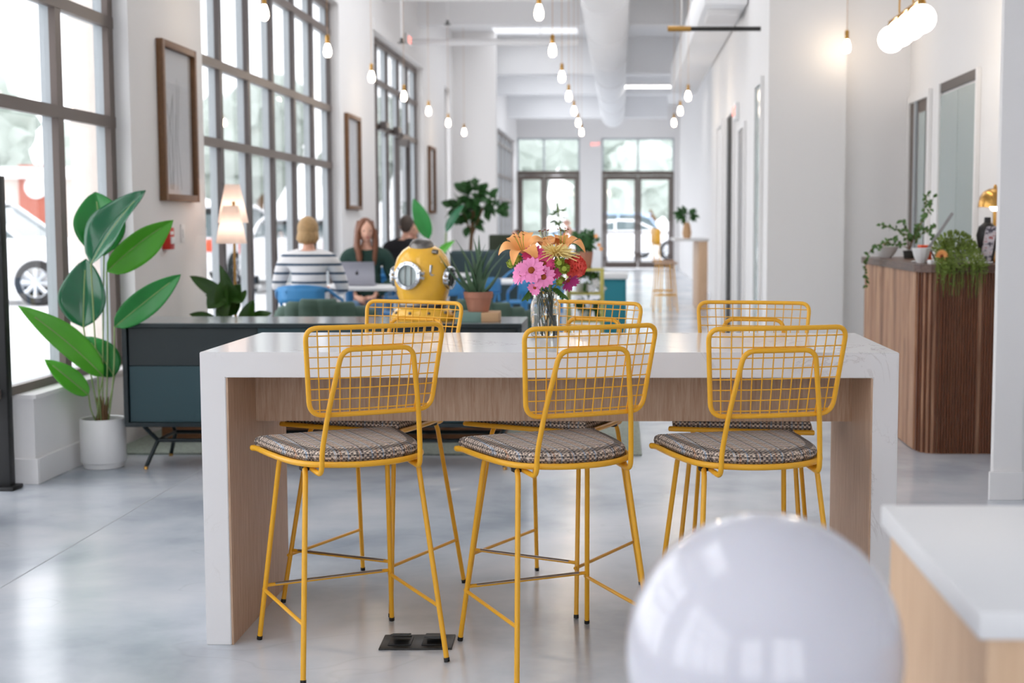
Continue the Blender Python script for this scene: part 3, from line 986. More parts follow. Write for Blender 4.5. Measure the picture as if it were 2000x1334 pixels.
car('parked_suv', 'white SUV with silver spoked wheel parked outside the nearest window', (-10.75, 22.95, -0.03), 0, 'car_white')
car('parked_car', 'white parked car seen low through the large middle window', (-8.6, 30.0, -0.03), R(80), 'car_white')
car('parked_car', 'low white saloon outside behind the two seated women', (-6.4, 28.0, -0.03), R(95), 'car_white', suv=False)
car('parked_car', 'white car parked outside the far double doors', (0.3, 49.0, -0.03), 0, 'car_white', suv=False)
car('parked_car', 'pale blue car beyond the white one outside the far doors', (-0.6, 53.0, -0.03), R(180), 'car_blue')
# ================================================================== TABLE AND STOOLS
TROT = 0.0081
TX, TY = -1.285, 4.1865
tbl = thing('communal_table', 'long counter height table with white veined quartz waterfall ends and oak lining', 'table', (TX, TY, 0), TROT)
TW, TD, TH, TT = 2.134, 0.76, 0.914, 0.078
b = MB()
prof = [(0, 0), (0, TH), (TW, TH), (TW, 0), (TW - TT, 0), (TW - TT, TH - TT), (TT, TH - TT), (TT, 0)]
bm = bmesh.new()
vs = [bm.verts.new((x, 0, z)) for x, z in prof]
f = bm.faces.new(vs)
ex = bmesh.ops.extrude_face_region(bm, geom=[f])
for v in ex['geom']:
    if isinstance(v, bmesh.types.BMVert):
        v.co.y = TD
bmesh.ops.bevel(bm, geom=[e for e in bm.edges], offset=0.0022, segments=2, affect='EDGES')
b.bm(bm)
b.build('waterfall_top', 'white_quartz', tbl, ang=30)
for nm, x0, x1 in (('inner_panel', TT, TT + 0.006), ('inner_panel', TW - TT - 0.006, TW - TT)):
    MB().box(x0, x1, 0.003, TD - 0.012, 0.0, TH - TT - 0.001).build(nm, 'light_oak', tbl, smooth=False)
MB().box(TT + 0.006, TW - TT - 0.006, 0.33, 0.36, 0.655, TH - TT - 0.001).build('apron', 'light_oak', tbl, smooth=False)
MB().box(TT + 0.006, TW - TT - 0.006, 0.36, TD - 0.03, TH - TT - 0.012, TH - TT - 0.001).build('under_panel', 'light_oak', tbl, smooth=False)

def seat_outline(n=48, inset=0.0):
    """rounded seat: straight front, sides drawing in to a bowed back"""
    pts = [(-0.2, 0.205), (0.2, 0.205), (0.226, 0.17), (0.206, -0.06), (0.165, -0.165), (0.08, -0.222), (0.0, -0.236),
           (-0.08, -0.222), (-0.165, -0.165), (-0.206, -0.06), (-0.226, 0.17)]
    q = []
    for x, y in pts:
        v = Vector((x, y)); L = v.length
        q.append(Vector((x * (1 - inset / L), y * (1 - inset / L), 0)))
    # closed Catmull-Rom through the points
    out = []
    N = len(q)
    for i in range(N):
        p0, p1, p2, p3 = q[i - 1], q[i], q[(i + 1) % N], q[(i + 2) % N]
        for k in range(5):
            t = k / 5
            out.append(0.5 * ((2 * p1) + (p2 - p0) * t + (2 * p0 - 5 * p1 + 4 * p2 - p3) * t * t + (3 * p1 - p0 - 3 * p2 + p3) * t ** 3))
    return out

def at_z(o, z):
    return [(p.x, p.y, z) for p in o]

def by(x, z):
    """depth of the bent backrest plane"""
    return -0.246 - 0.21 * (z - 0.765) + 0.5 * x * x

def make_stool(label, group):
    t = thing('wire_bar_stool', label, 'bar stool', group=group)
    yel = 'yellow_metal'
    o = seat_outline()
    MB().tube(at_z(o, 0.617), 0.0088, 10, closed=True).build('seat_frame', yel, t, ang=60)
    MB().loft([at_z(seat_outline(inset=0.006), 0.612), at_z(seat_outline(inset=0.004), 0.617)]).build('seat_pan', yel, t)
    c = MB()
    c.loft([at_z(seat_outline(inset=0.02), 0.621), at_z(seat_outline(inset=0.011), 0.626), at_z(seat_outline(inset=0.008), 0.637), at_z(seat_outline(inset=0.012), 0.648),
            at_z(seat_outline(inset=0.024), 0.655), at_z(seat_outline(inset=0.06), 0.660), at_z(seat_outline(inset=0.12), 0.661)])
    c.build('cushion', 'tweed_check', t, ang=60)
    foot = {}
    for sx in (-1, 1):
        for sy in (-1, 1):
            top = Vector((sx * 0.172, sy * 0.145 if sy < 0 else 0.135, 0.588))
            ft = Vector((sx * 0.218, -0.245 if sy < 0 else 0.24, 0.008))
            hook = Vector((sx * 0.162, 0.02 * sy, 0.603))
            bendp = top + (top - ft).normalized() * 0.02
            path = fillet([ft, bendp, hook], 0.04, 6)
            lg = MB().tube(path, 0.0079, 10).build('leg', yel, t, ang=60)
            d = (top - ft).normalized()
            MB().tube([ft - d * 0.006, ft + d * 0.006], 0.0088, 10).build('foot_cap', 'black_plastic', lg)
            foot[(sx, sy)] = (ft, top)
        br = MB().rbox(sx * 0.168 - 0.012, sx * 0.168 + 0.012, -0.135, -0.105, 0.592, 0.612, 0.004)
        br.build('bracket', 'black_plastic', t)
    def on_leg(k, z):
        a, c2 = foot[k]
        return a.lerp(c2, (z - a.z) / (c2.z - a.z))
    for sx in (-1, 1):
        a, c2 = on_leg((sx, 1), 0.165), on_leg((sx, -1), 0.165)
        e = (a - c2).normalized() * 0.014
        MB().tube([a + e, c2], 0.0058, 8).build('stretcher', yel, t)
    a, c2 = on_leg((-1, 1), 0.18), on_leg((1, 1), 0.18)
    fr = MB().tube([a, c2], 0.0058, 8).build('footrest', yel, t)
    b = MB()
    n = 6
    rows = []
    for x in (a.x + 0.03, c2.x - 0.03):
        rows.append([(x, a.y + 0.0068 * math.cos(R(q)), a.z + 0.0068 * math.sin(R(q))) for q in range(10, 171, 20)])
    b.grid(rows)
    b.build('footrest_sleeve', 'steel', fr)
    # hoop behind the backrest
    off = 0.0135
    def hp(x, z):
        return (x, by(x, z) - off, z)
    half = [(-0.15, -0.13, 0.598), (-0.148, -0.225, 0.592), (-0.147, by(0.147, 0.66) - off - 0.002, 0.66), hp(-0.135, 0.77), hp(-0.104, 0.955)]
    full = half + [(-x, y, z) for x, y, z in half[::-1]]
    MB().tube(fillet(full, [0, 0.03, 0.03, 0.05, 0.034, 0.034, 0.05, 0.03, 0.03, 0], 6), 0.0076, 10).build('back_hoop', yel, t, ang=60)
    # bent frame of the backrest
    cs = [(-0.181, 0.766), (0.181, 0.766), (0.204, 1.017), (-0.204, 1.017)]
    path = fillet([(x, 0, z) for x, z in cs], [0.04, 0.04, 0.036, 0.036], 7, closed=True)
    path = subdiv(path, 0.03, closed=True)
    MB().tube([(p.x, by(p.x, p.z), p.z) for p in path], 0.0072, 10, closed=True).build('back_frame', yel, t, ang=60)
    g = MB()
    def xlim(z):
        e = 0.181 + 0.023 * (z - 0.766) / 0.251
        dz = min(z - 0.766, 1.017 - z)
        r = 0.04
        return e - (r - math.sqrt(max(0, r * r - (r - dz) ** 2)) if dz < r else 0) * 0.8
    for k in range(8):
        z = 0.7805 + k * 0.0305
        e = xlim(z)
        g.tube([(e * (q / 6 - 1), by(e * (q / 6 - 1), z) + 0.001, z) for q in range(13)], 0.0019, 6)
    for k in range(12):
        xn = -1 + 2 * (k + 1) / 13
        pts = []
        for q in range(6):
            z = 0.768 + (1.015 - 0.768) * q / 5
            x = xn * (0.181 + 0.023 * (z - 0.766) / 0.251)
            pts.append((x, by(x, z) - 0.002, z))
        g.tube(pts, 0.0019, 6)
    g.build('wire_grid', yel, t, ang=60)
    return t

G1 = 'wire bar stools around the long table'
STOOLS = [((-0.827, 4.138), 28.9, 'yellow wire stool on the near side of the table, by its left quartz end'),
          ((-0.201, 4.117), 25.7, 'yellow wire stool on the near side of the table, in the middle between two others'),
          ((0.375, 4.117), 13.5, 'yellow wire stool on the near side of the table, behind the big white globe'),
          ((-0.867, 4.800), 156.7, 'yellow wire stool across the table, in front of the yellow diving helmet'),
          ((-0.231, 4.800), 153.0, 'yellow wire stool across the table, behind the flower jar'),
          ((0.437, 4.775), 170.0, 'yellow wire stool across the table, at its right end before the white pier')]
st0 = make_stool(STOOLS[0][2], G1)
for k, ((x, y), a, lab) in enumerate(STOOLS):
    s = st0 if k == 0 else copy_tree(st0)
    s.location = (x, y, 0)
    s.rotation_euler = (0, 0, R(a))
    s['label'] = lab

# floor outlet
fo = thing('floor_outlet', 'dark rectangular floor outlet with two flip lids under the left stool', 'floor outlet', (-0.632, 4.215, 0), 0.03)
MB().rbox(-0.112, 0.112, -0.072, 0.072, -0.002, 0.006, 0.002).build('cover_plate', 'dark_plate', fo)
for x, a, ft in ((-0.052, 14, True), (0.052, 8, False)):
    M = Matrix.Translation((x, 0.03, 0.008)) @ Matrix.Rotation(R(-a), 4, 'X')
    b = MB()
    bm = bmesh.new(); bmesh.ops.create_cube(bm, size=1)
    for v in bm.verts:
        v.co = Vector((v.co.x * 0.056, v.co.y * 0.066 - 0.033, v.co.z * 0.004 + 0.012))
    b.bm(bm, M)
    l = b.build('flip_lid', 'dark_plate', fo)
    MB().tube([(x - 0.03, 0.034, 0.009), (x + 0.03, 0.034, 0.009)], 0.004, 8).build('hinge', 'dark_plate', l)
    b = MB(); b.rbox(x - 0.036, x + 0.036, -0.045, 0.042, 0.005, 0.0095, 0.002)
    b.build('socket_block', 'black_plastic', fo)

# ================================================================== FLOWER JAR
JX, JY, JZ = -0.262, 4.77, 0.9142
jar = thing('glass_jar', 'clear glass jar half filled with water holding the bouquet', 'jar', (JX, JY, JZ))
prof = [(0.0, 0.0), (0.04, 0.0), (0.0485, 0.006), (0.05, 0.02), (0.05, 0.108), (0.047, 0.122), (0.041, 0.133), (0.0405, 0.14), (0.0425, 0.146), (0.0425, 0.155), (0.0395, 0.157),
        (0.0385, 0.15), (0.038, 0.135), (0.044, 0.12), (0.047, 0.106), (0.047, 0.02), (0.045, 0.007), (0.0, 0.006)]
MB().lathe(prof, seg=40, cap=False).build('glass_wall', 'clear_glass', jar, ang=60)
MB().lathe([(0.0, 0.0065), (0.0445, 0.0075), (0.0468, 0.02), (0.0468, 0.078), (0.0, 0.078)], seg=32, cap=False).build('water', 'water', jar, ang=60)

FP = {'lily': mat('petal_orange', srgb(255, 174, 104), rough=0.5, var=0.1, vscale=25, sss=0.1),
      'pink': mat('petal_pink', srgb(238, 140, 190), rough=0.55, var=0.1, vscale=30, sss=0.1),
      'hot': mat('petal_hot_pink', srgb(222, 70, 130), rough=0.55, var=0.15, vscale=30),
      'mag': mat('petal_magenta', srgb(176, 40, 116), rough=0.55, var=0.15, vscale=30),
      'cream': mat('petal_cream', srgb(246, 222, 150), rough=0.55, var=0.08, vscale=30),
      'coral': mat('petal_coral', srgb(246, 100, 88), rough=0.6, var=0.12, vscale=30),
      'lime': mat('petal_lime', srgb(156, 172, 62), rough=0.6, var=0.15, vscale=30),
      'rust': mat('flower_eye', srgb(150, 70, 24), rough=0.8, var=0.25, vscale=90),
      'stam': mat('stamen', srgb(120, 48, 20), rough=0.7)}
G2 = 'cut flowers in the jar'
rf = random.Random(11)

def stem_to(t, head, k, r=0.0022, m='stem_green'):
    """stalk from the flower head down through the jar neck, in the thing's own frame (origin at the head)"""
    a = k * 2.4
    neck = Vector((JX + 0.029 * math.cos(a), JY + 0.029 * math.sin(a), JZ + 0.145)) - head
    foot = Vector((JX + 0.036 * math.cos(a + 1.1 + 0.25 * (k % 4)), JY + 0.036 * math.sin(a + 1.1 + 0.25 * (k % 4)), JZ + 0.012)) - head
    mid = neck * 0.5 + Vector((0, 0, 0.012))
    pts = [Vector((0, 0, -0.004)), mid, neck, neck.lerp(foot, 0.5), foot]
    MB().tube(fillet(pts, 0.03, 4), r, 6).build('stem', m, t)

def frame_of(n):
    n = Vector(n).normalized()
    u = n.orthogonal().normalized()
    return n, u, n.cross(u)

def daisy(name, lab, head, nrm, rad, petal, n=16, eye='rust', k=0, rows=1, eye_r=0.24, cup=0.1):
    head = Vector(head)
    t = thing(name, lab, 'flower', head, group=G2)
    n_, u, v = frame_of(nrm)
    b = MB()
    for rr in range(rows):
        for i in range(n):
            a = 2 * PI * (i + 0.5 * rr) / n + rf.uniform(-0.06, 0.06)
            d = u * math.cos(a) + v * math.sin(a)
            L = rad * rf.uniform(0.9, 1.05) * (1 - 0.22 * rr)
            base = d * rad * 0.12 + n_ * 0.001 * rr
            tip = d * L + n_ * (rad * (cup + 0.16 * rr) * rf.uniform(0.5, 1.2))
            b.leaf(base, tip, n_, rad * 2 * PI / n * 0.95, fold=0.12, bend=0.10, n=5, shape=1.35, m=2)
    b.build('petals', petal, t)
    M = n_.to_track_quat('Z', 'Y').to_matrix()
    MB().ell(n_ * rad * 0.06, rad * eye_r, rad * eye_r, rad * 0.13, 14, 8, M).build('flower_eye', eye, t)
    stem_to(t, head, k)
    return t

def lily(name, lab, head, nrm, rad, k, spin=0.0):
    head = Vector(head)
    t = thing(name, lab, 'flower', head, group=G2)
    n_, u, v = frame_of(nrm)
    for i in range(6):
        a = spin + 2 * PI * i / 6
        d = u * math.cos(a) + v * math.sin(a)
        w = 0.05 if i % 2 == 0 else 0.038
        b = MB()
        rows = []
        for q in range(10):
            s = q / 9
            c = d * (rad * (0.08 + 0.92 * s)) + n_ * (rad * (0.75 * math.sin(s * 2.0) - 0.55 * s * s))
            side = n_.cross(d)
            hw = w / 2 * (math.sin(PI * min(0.995, max(0.02, s * 0.93 + 0.05))) ** 0.7)
            rows.append([c + side * hw * e + n_ * (abs(e) * 0.004) for e in (-1, -0.5, 0, 0.5, 1)])
        b.grid(rows)
        b.build('petal', 'petal_orange', t)
    b = MB(); c = MB()
    for i in range(6):
        a = spin + 2 * PI * (i + 0.5) / 6
        d = u * math.cos(a) + v * math.sin(a)
        e = d * 0.018 + n_ * rad * 0.95
        b.tube([d * 0.003, e * 0.6, e], 0.0008, 5)
        c.tube([e - v * 0.004, e + v * 0.004], 0.0016, 6)
    b.build('stamen', 'petal_lime', t); c.build('anther', 'stamen', t)
    stem_to(t, head, k, 0.003)
    return t

def pom(name, lab, head, rad, petal, k, n=70, eye=None, frill=0.0):
    head = Vector(head)
    t = thing(name, lab, 'flower', head, group=G2)
    b = MB()
    for i in range(n):
        z = 1 - 1.75 * (i + 0.5) / n
        a = i * 2.39996
        r = math.sqrt(max(0, 1 - z * z))
        d = Vector((r * math.cos(a), -z * 0.55 - 0.1 + r * 0.0, r * math.sin(a)))
        d = Vector((r * math.cos(a), -z, r * math.sin(a))).normalized()
        tilt = Vector((rf.uniform(-.3, .3), rf.uniform(-.3, .3), rf.uniform(-.3, .3))) * frill
        b.leaf(d * rad * 0.35, d * rad * rf.uniform(0.88, 1.05), (d.orthogonal() + tilt).normalized(), rad * (0.34 + 0.5 * frill), fold=0.3, bend=0.2, n=4, shape=1.4, m=2, wave=0.6 * frill)
    b.build('petals', petal, t)
    if eye:
        MB().ell((0, -rad * 0.72, 0), rad * 0.45, rad * 0.2, rad * 0.45, 12, 8).build('flower_eye', eye, t)
    stem_to(t, head, k, 0.002)
    return t

lily('orange_lily', 'open orange lily at the upper left of the bouquet', (-0.335, 4.765, 1.205), (-0.15, -0.55, 0.75), 0.085, 0, 0.3)
lily('orange_lily', 'orange lily with two upright petals at the top right of the bouquet', (-0.205, 4.83, 1.205), (0.05, -0.25, 0.9), 0.088, 1, 0.9)
lily('orange_lily', 'half hidden orange lily at the back of the bouquet centre', (-0.262, 4.85, 1.215), (-0.1, -0.1, 1.0), 0.07, 2, 0.1)
# spider chrysanthemum
hd = Vector((-0.222, 4.735, 1.195))
t = thing('spider_chrysanthemum', 'big cream yellow chrysanthemum with thin spidery petals', 'flower', hd, group=G2)
b = MB()
for i in range(120):
    a = i * 2.39996
    el = 1.35 - 1.6 * i / 120
    d = Vector((math.cos(a) * math.cos(el), math.sin(a) * math.cos(el), math.sin(el) * 0.72))
    L = 0.068 * rf.uniform(0.8, 1.12) * (0.72 + 0.4 * math.cos(el))
    dr = d * L
    b.tube([d * 0.008, dr * 0.55 + Vector((0, 0, 0.004)), dr + Vector((0, 0, -0.006 * (1 - math.sin(max(el, 0)))))], [0.0022, 0.0026, 0.0012], 5)
b.build('petals', 'petal_cream', t)
b = MB()
for i in range(7):
    a = i * 0.9
    b.leaf((0, 0, -0.012), (0.04 * math.cos(a), 0.04 * math.sin(a), -0.022), (0, 0, -1), 0.022, n=4, m=2)
b.build('sepals', 'petal_lime', t)
stem_to(t, hd, 3, 0.003)
daisy('gerbera', 'pink gerbera with pale ring around a dark eye, above the light pink daisies', (-0.296, 4.715, 1.195), (-0.12, -0.8, 0.55), 0.043, 'petal_hot_pink', 22, 'petal_cream', 4, 2, 0.2)
daisy('gerbera', 'hot pink gerbera in the middle of the bouquet', (-0.262, 4.70, 1.168), (0.05, -0.85, 0.45), 0.043, 'petal_hot_pink', 22, 'flower_eye', 5, 2)
daisy('pink_daisy', 'large light pink daisy with orange brown eye, left one at the front', (-0.302, 4.685, 1.147), (-0.2, -0.95, 0.2), 0.05, 'petal_pink', 15, 'flower_eye', 6)
daisy('pink_daisy', 'light pink daisy with orange brown eye, lowest at the front', (-0.262, 4.68, 1.125), (0.05, -0.97, 0.12), 0.043, 'petal_pink', 15, 'flower_eye', 7)
daisy('pink_daisy', 'light pink daisy turned to the side at the left edge of the bouquet', (-0.338, 4.72, 1.135), (-0.75, -0.6, 0.1), 0.042, 'petal_pink', 15, 'flower_eye', 8, cup=0.3)
daisy('pink_daisy', 'small light pink daisy hanging over the jar rim', (-0.292, 4.705, 1.088), (-0.3, -0.8, -0.4), 0.026, 'petal_pink', 12, 'flower_eye', 9, cup=0.5)
daisy('gerbera', 'pink gerbera peeking out between the green buttons and the daisies', (-0.232, 4.72, 1.148), (0.35, -0.8, 0.2), 0.036, 'petal_hot_pink', 20, 'flower_eye', 10, 2)
daisy('gerbera', 'dark magenta gerbera hanging beneath the coral carnation', (-0.182, 4.745, 1.112), (0.5, -0.5, -0.5), 0.038, 'petal_magenta', 18, 'flower_eye', 11, 1, cup=0.6)
pom('button_chrysanthemum', 'upper green button flower beside the coral carnation', (-0.209, 4.705, 1.172), 0.021, 'petal_lime', 12, 60, 'petal_lime')
pom('button_chrysanthemum', 'lower green button flower beside the coral carnation', (-0.192, 4.715, 1.152), 0.022, 'petal_lime', 13, 60, 'petal_lime')
pom('button_chrysanthemum', 'green button flower low over the right jar rim', (-0.205, 4.735, 1.108), 0.02, 'petal_lime', 14, 50, 'petal_lime')
pom('button_chrysanthemum', 'green button flower at the left under the lily', (-0.357, 4.75, 1.182), 0.022, 'petal_lime', 15, 50, 'petal_lime')
pom('button_chrysanthemum', 'green button flower at the far left of the bouquet', (-0.378, 4.76, 1.168), 0.018, 'petal_lime', 16, 50, 'petal_lime')
pom('carnation', 'frilly coral red carnation at the right of the bouquet', (-0.158, 4.755, 1.158), 0.042, 'petal_coral', 17, 130, None, 0.9)
# leaves among the stalks
for k, (p, q, lab) in enumerate((((-0.30, 4.74, 1.085), (-0.322, 4.72, 1.055), 'dark leafy sprig drooping over the left jar rim'),
                                 ((-0.225, 4.73, 1.085), (-0.195, 4.70, 1.06), 'green leafy sprig over the right jar rim'),
                                 ((-0.265, 4.76, 1.10), (-0.25, 4.75, 1.14), 'dark green sprig standing among the flower stalks'))):
    hd = Vector(p)
    t = thing('leaf_sprig', lab, 'sprig', hd, group=G2)
    b = MB()
    dq = Vector(q) - hd
    for i in range(5):
        s = i / 4
        c = dq * s
        for sg in (-1, 1):
            b.leaf(c, c + Vector((sg * 0.011, -0.004, -0.008 + 0.012 * (k == 2))) + dq * 0.25, (0, -0.8, 0.4), 0.011, n=4, m=2)
    b.leaf(dq * 0.9, dq * 1.4, (0, -0.8, 0.4), 0.014, n=4, m=2)
    b.build('leaves', 'leaf_dark', t)
    stem_to(t, hd, 18 + k, 0.0018, 'leaf_dark')

# ================================================================== CONSOLE
con = thing('sideboard', 'dark teal sideboard with checkered doors on black tubular legs', 'sideboard', (-2.617, 7.2, 0), 0.006)
CW, CD, CZ0, CZ1 = 2.10, 0.52, 0.232, 0.779
b = MB()
b.rbox(0, CW, 0, CD, CZ1 - 0.022, CZ1, 0.002); b.rbox(0, CW, 0, CD, CZ0, CZ0 + 0.022, 0.002)
b.rbox(0, 0.024, 0, CD, CZ0 + 0.022, CZ1 - 0.022, 0.002); b.rbox(CW - 0.024, CW, 0, CD, CZ0 + 0.022, CZ1 - 0.022, 0.002)
b.box(0.02, CW - 0.02, CD - 0.02, CD - 0.01, CZ0 + 0.01, CZ1 - 0.01)
b.build('case', 'console_shell', con, smooth=False)
mat('console_top_sheen', srgb(120, 128, 130), rough=0.14, spec=0.8, var=0.02)  # paler grey carries the sheen that the top reflects
MB().rbox(0.001, CW - 0.001, 0.002, CD - 0.001, CZ1 - 0.0005, CZ1 + 0.003, 0.001).build('top_panel', 'console_top_sheen', con, smooth=False)
for i in range(3):
    x0 = 0.026 + i * (CW - 0.052) / 3
    x1 = x0 + (CW - 0.052) / 3
    for j in range(2):
        z0, z1 = ((CZ0 + 0.024, 0.553), (0.556, CZ1 - 0.024))[j]
        m_ = 'console_teal' if (i + j) % 2 == 0 else 'console_dark'
        MB().rbox(x0 + 0.001, x1 - 0.001, 0.018, 0.036, z0, z1, 0.002).build('door', m_, con, smooth=False)
b = MB()
for sx in (0, 1):
    X = (lambda v: v if sx == 0 else CW - v)
    J = {}
    for yj, yt, yfo in ((0.11, 0.05, 0.04), (0.41, 0.47, 0.46)):
        J[yj] = Vector((X(0.14), yj, 0.145))
        MB().tube(fillet([(X(0.085), yt, CZ0), J[yj], ], 0.02), 0.011, 8).build('upper_strut', 'console_shell', con)
        lg = MB().tube([J[yj], (X(0.095), yfo, 0.012)], 0.011, 10).build('leg', 'console_shell', con)
        MB().tube([(X(0.0965), yfo + (yj - yfo) * 0.05, 0.018), (X(0.094), yfo, 0.0)], 0.0115, 10).build('foot_tip', 'brass', lg)
    b.tube([J[0.11], J[0.41]], 0.010, 8)
for yj in (0.11, 0.41):
    b.tube([(0.14, yj, 0.145), (CW - 0.14, yj, 0.145)], 0.011, 8)
b.build('base_rails', 'console_shell', con)

# storage chest of wood on the rug behind the sideboard
ch = thing('coffee_table', 'low reddish wooden block table behind the sideboard legs', 'coffee table', (-1.72, 8.45, 0.012), 0)
MB().rbox(-1.02, 1.02, -0.3, 0.3, 0.0, 0.25, 0.006).build('block', 'chest_wood', ch)
MB().rbox(-1.03, 1.03, -0.31, 0.31, 0.25, 0.285, 0.006).build('table_top', 'chest_wood', ch)
rg = MB().rbox(-1.42, 1.6, -0.85, 2.45, 0, 0.012, 0.004).build('area_rug', 'rug_wool', loc=(-1.48, 8.55, 0.0))
tag(rg, 'grey green woven rug with flecked pattern under the low wooden table', 'rug')

# ------------------------------------------------------------------ diving helmet
HX, HY, HZ = -1.069, 7.46, 0.7822
hel = thing('diving_helmet', 'yellow diving helmet with silver portholes on the sideboard', 'helmet', (HX, HY, HZ))
prof = [(0.0, 0.415), (0.03, 0.414), (0.07, 0.402), (0.105, 0.378), (0.135, 0.338), (0.151, 0.29), (0.155, 0.25), (0.151, 0.2), (0.141, 0.15), (0.13, 0.115), (0.125, 0.1)]
MB().lathe(prof, seg=48).build('dome', 'helmet_yellow', hel, ang=60)
MB().lathe([(0.128, 0.1), (0.136, 0.098), (0.138, 0.085), (0.132, 0.08), (0.136, 0.074), (0.134, 0.066)], seg=48).build('neck_ring', 'pewter', hel)
b = MB()
rings = []
for (rx, ry, z) in ((0.134, 0.134, 0.068), (0.15, 0.145, 0.055), (0.17, 0.155, 0.03), (0.176, 0.158, 0.008), (0.172, 0.155, 0.0)):
    rings.append([(rx * math.cos(a), ry * math.sin(a), z) for a in [2 * PI * k / 48 for k in range(48)]])
b.loft(rings)
b.build('breastplate', 'helmet_yellow', hel, ang=60)
def port(az, el, r, dist, name, bars=2):
    d = Vector((math.sin(az) * math.cos(el), -math.cos(az) * math.cos(el), math.sin(el)))
    M = d.to_track_quat('Z', 'Y').to_matrix()
    c = Vector((0, 0, 0.24)) + d * dist
    o = MB().lathe([(r * 0.7, -0.03), (r, -0.03), (r * 1.02, 0.004), (r * 0.98, 0.014), (r * 0.74, 0.018), (r * 0.7, 0.01), (r * 0.7, -0.03)], c=c, seg=36, M=M, cap=False).build(name, 'chrome', hel, ang=50)
    MB().lathe([(0.0, 0.002), (r * 0.71, 0.002), (r * 0.71, -0.004), (0.0, -0.004)], c=c, seg=28, M=M).build('porthole_glass', 'frost_glass', o)
    b = MB()
    for k in range(8):
        a = 2 * PI * k / 8 + 0.2
        b.ell(c + M @ Vector((r * 0.87 * math.cos(a), r * 0.87 * math.sin(a), 0.016)), 0.006, 0.006, 0.005, 8, 6)
    b.build('bolt_ring', 'chrome', o)
    for s in (-1, 1):
        b = MB()
        b.tube([c + M @ Vector((s * r * 1.02, -0.012, 0.0)), c + M @ Vector((s * r * 1.2, -0.012, 0.004))], 0.009, 8)
        b.tube([c + M @ Vector((s * r * 1.02, 0.012, 0.0)), c + M @ Vector((s * r * 1.2, 0.012, 0.004))], 0.009, 8)
        b.build('wing_nut', 'chrome', o)
    if bars:
        b = MB()
        for k in range(bars):
            x = (k + 1) / (bars + 1) * 2 - 1
            b.tube([c + M @ Vector((x * r * 0.7, -r * 0.66 * math.sqrt(max(.1, 1 - x * x)), 0.008)), c + M @ Vector((x * r * 0.7, r * 0.66 * math.sqrt(max(.1, 1 - x * x)), 0.008))], 0.0025, 6)
        b.build('guard_bar', 'pewter', o)
    return o
port(R(-21), R(2), 0.076, 0.154, 'porthole')
port(R(76), R(-4), 0.062, 0.155, 'porthole')
port(R(-105), R(-2), 0.055, 0.154, 'porthole')
M = Vector((0.0, -0.28, 0.95)).to_track_quat('Z', 'Y').to_matrix()
tp = MB().lathe([(0.065, -0.02), (0.066, 0.0), (0.062, 0.014), (0.05, 0.03), (0.03, 0.036), (0.0, 0.038)], c=(0, -0.03, 0.4), seg=32, M=M).build('top_port', 'pewter', hel)
b = MB()
for x, y in ((-0.026, -0.02), (0.012, -0.026), (-0.008, 0.02), (0.034, 0.012)):
    b.lathe([(0.0, 0.036), (0.011, 0.036), (0.011, 0.03), (0.0, 0.03)], c=(0, -0.03, 0.402), seg=12, M=M @ Matrix(((1, 0, 0), (0, 1, 0), (0, 0, 1)))) if False else b.ell(Vector((0, -0.03, 0.401)) + M @ Vector((x, y, 0.026)), 0.009, 0.009, 0.008, 10, 6)
b.build('grille_hole', 'black_plastic', tp)
b = MB()
d = Vector((math.sin(R(24)), -math.cos(R(24)), 0.0))
rx = Vector((math.cos(R(24)), math.sin(R(24)), 0))
c = Vector((0, 0, 0.265)) + d * 0.151
up = Vector((0.08, 0, 1)).normalized()
b.tube([c + up * 0.036, c - up * 0.016], 0.0075, 8); b.tube([c - up * 0.016, c - up * 0.018 + rx * 0.038 + d * -0.008], 0.0075, 8)
b.build('hook_bracket', 'chrome', hel)
for (az, el, dist, nm) in ((R(40), R(46), 0.152, 'air_elbow'), (R(-70), R(-28), 0.145, 'side_valve')):
    d = Vector((math.sin(az) * math.cos(el), -math.cos(az) * math.cos(el), math.sin(el)))
    c = Vector((0, 0, 0.25)) + d * dist
    MB().tube([c - d * 0.02, c + d * 0.016, c + d * 0.03 + Vector((0.012, 0, -0.012))], [0.014, 0.014, 0.011], 10).build(nm, 'pewter', hel)
b = MB()
for k in range(10):
    a = 2 * PI * k / 10
    b.ell((0.163 * math.cos(a), 0.15 * math.sin(a), 0.045), 0.009, 0.009, 0.008, 8, 6)
b.build('rim_bolt', 'pewter', hel)

# box and aloe
bx = thing('gift_box', 'flat kraft box with a sage green sleeve under the aloe pot', 'box', (-0.765, 7.42, 0.7822), 0.02)
MB().rbox(-0.115, 0.115, -0.1, 0.1, 0, 0.048, 0.002).build('box_body', 'kraft', bx)
MB().rbox(-0.113, 0.022, -0.102, 0.102, -0.0005, 0.0495, 0.002).build('sleeve', 'sage_paper', bx)
al = thing('potted_aloe', 'spiky aloe in a terracotta pot on the kraft box', 'plant', (-0.765, 7.42, 0.8322))
MB().lathe([(0.0, 0.0), (0.055, 0.0), (0.071, 0.07), (0.076, 0.072), (0.08, 0.105), (0.074, 0.106), (0.068, 0.09), (0.0, 0.09)], seg=32).build('pot', 'terracotta', al)
MB().lathe([(0.0, 0.092), (0.069, 0.09)], seg=20, cap=False).build('soil', 'soil', al)
AL = [(-0.20, -0.06, 0.30), (-0.12, 0.0, 0.385), (-0.09, -0.07, 0.34), (0.0, 0.05, 0.41), (0.065, -0.04, 0.34), (0.12, 0.02, 0.36), (0.13, -0.05, 0.25), (-0.05, 0.08, 0.33), (0.03, -0.09, 0.3), (-0.14, 0.06, 0.26), (0.09, 0.09, 0.31), (-0.02, -0.03, 0.39), (-0.16, -0.02, 0.34), (0.04, 0.0, 0.36), (0.15, 0.0, 0.31), (-0.06, -0.1, 0.27)]
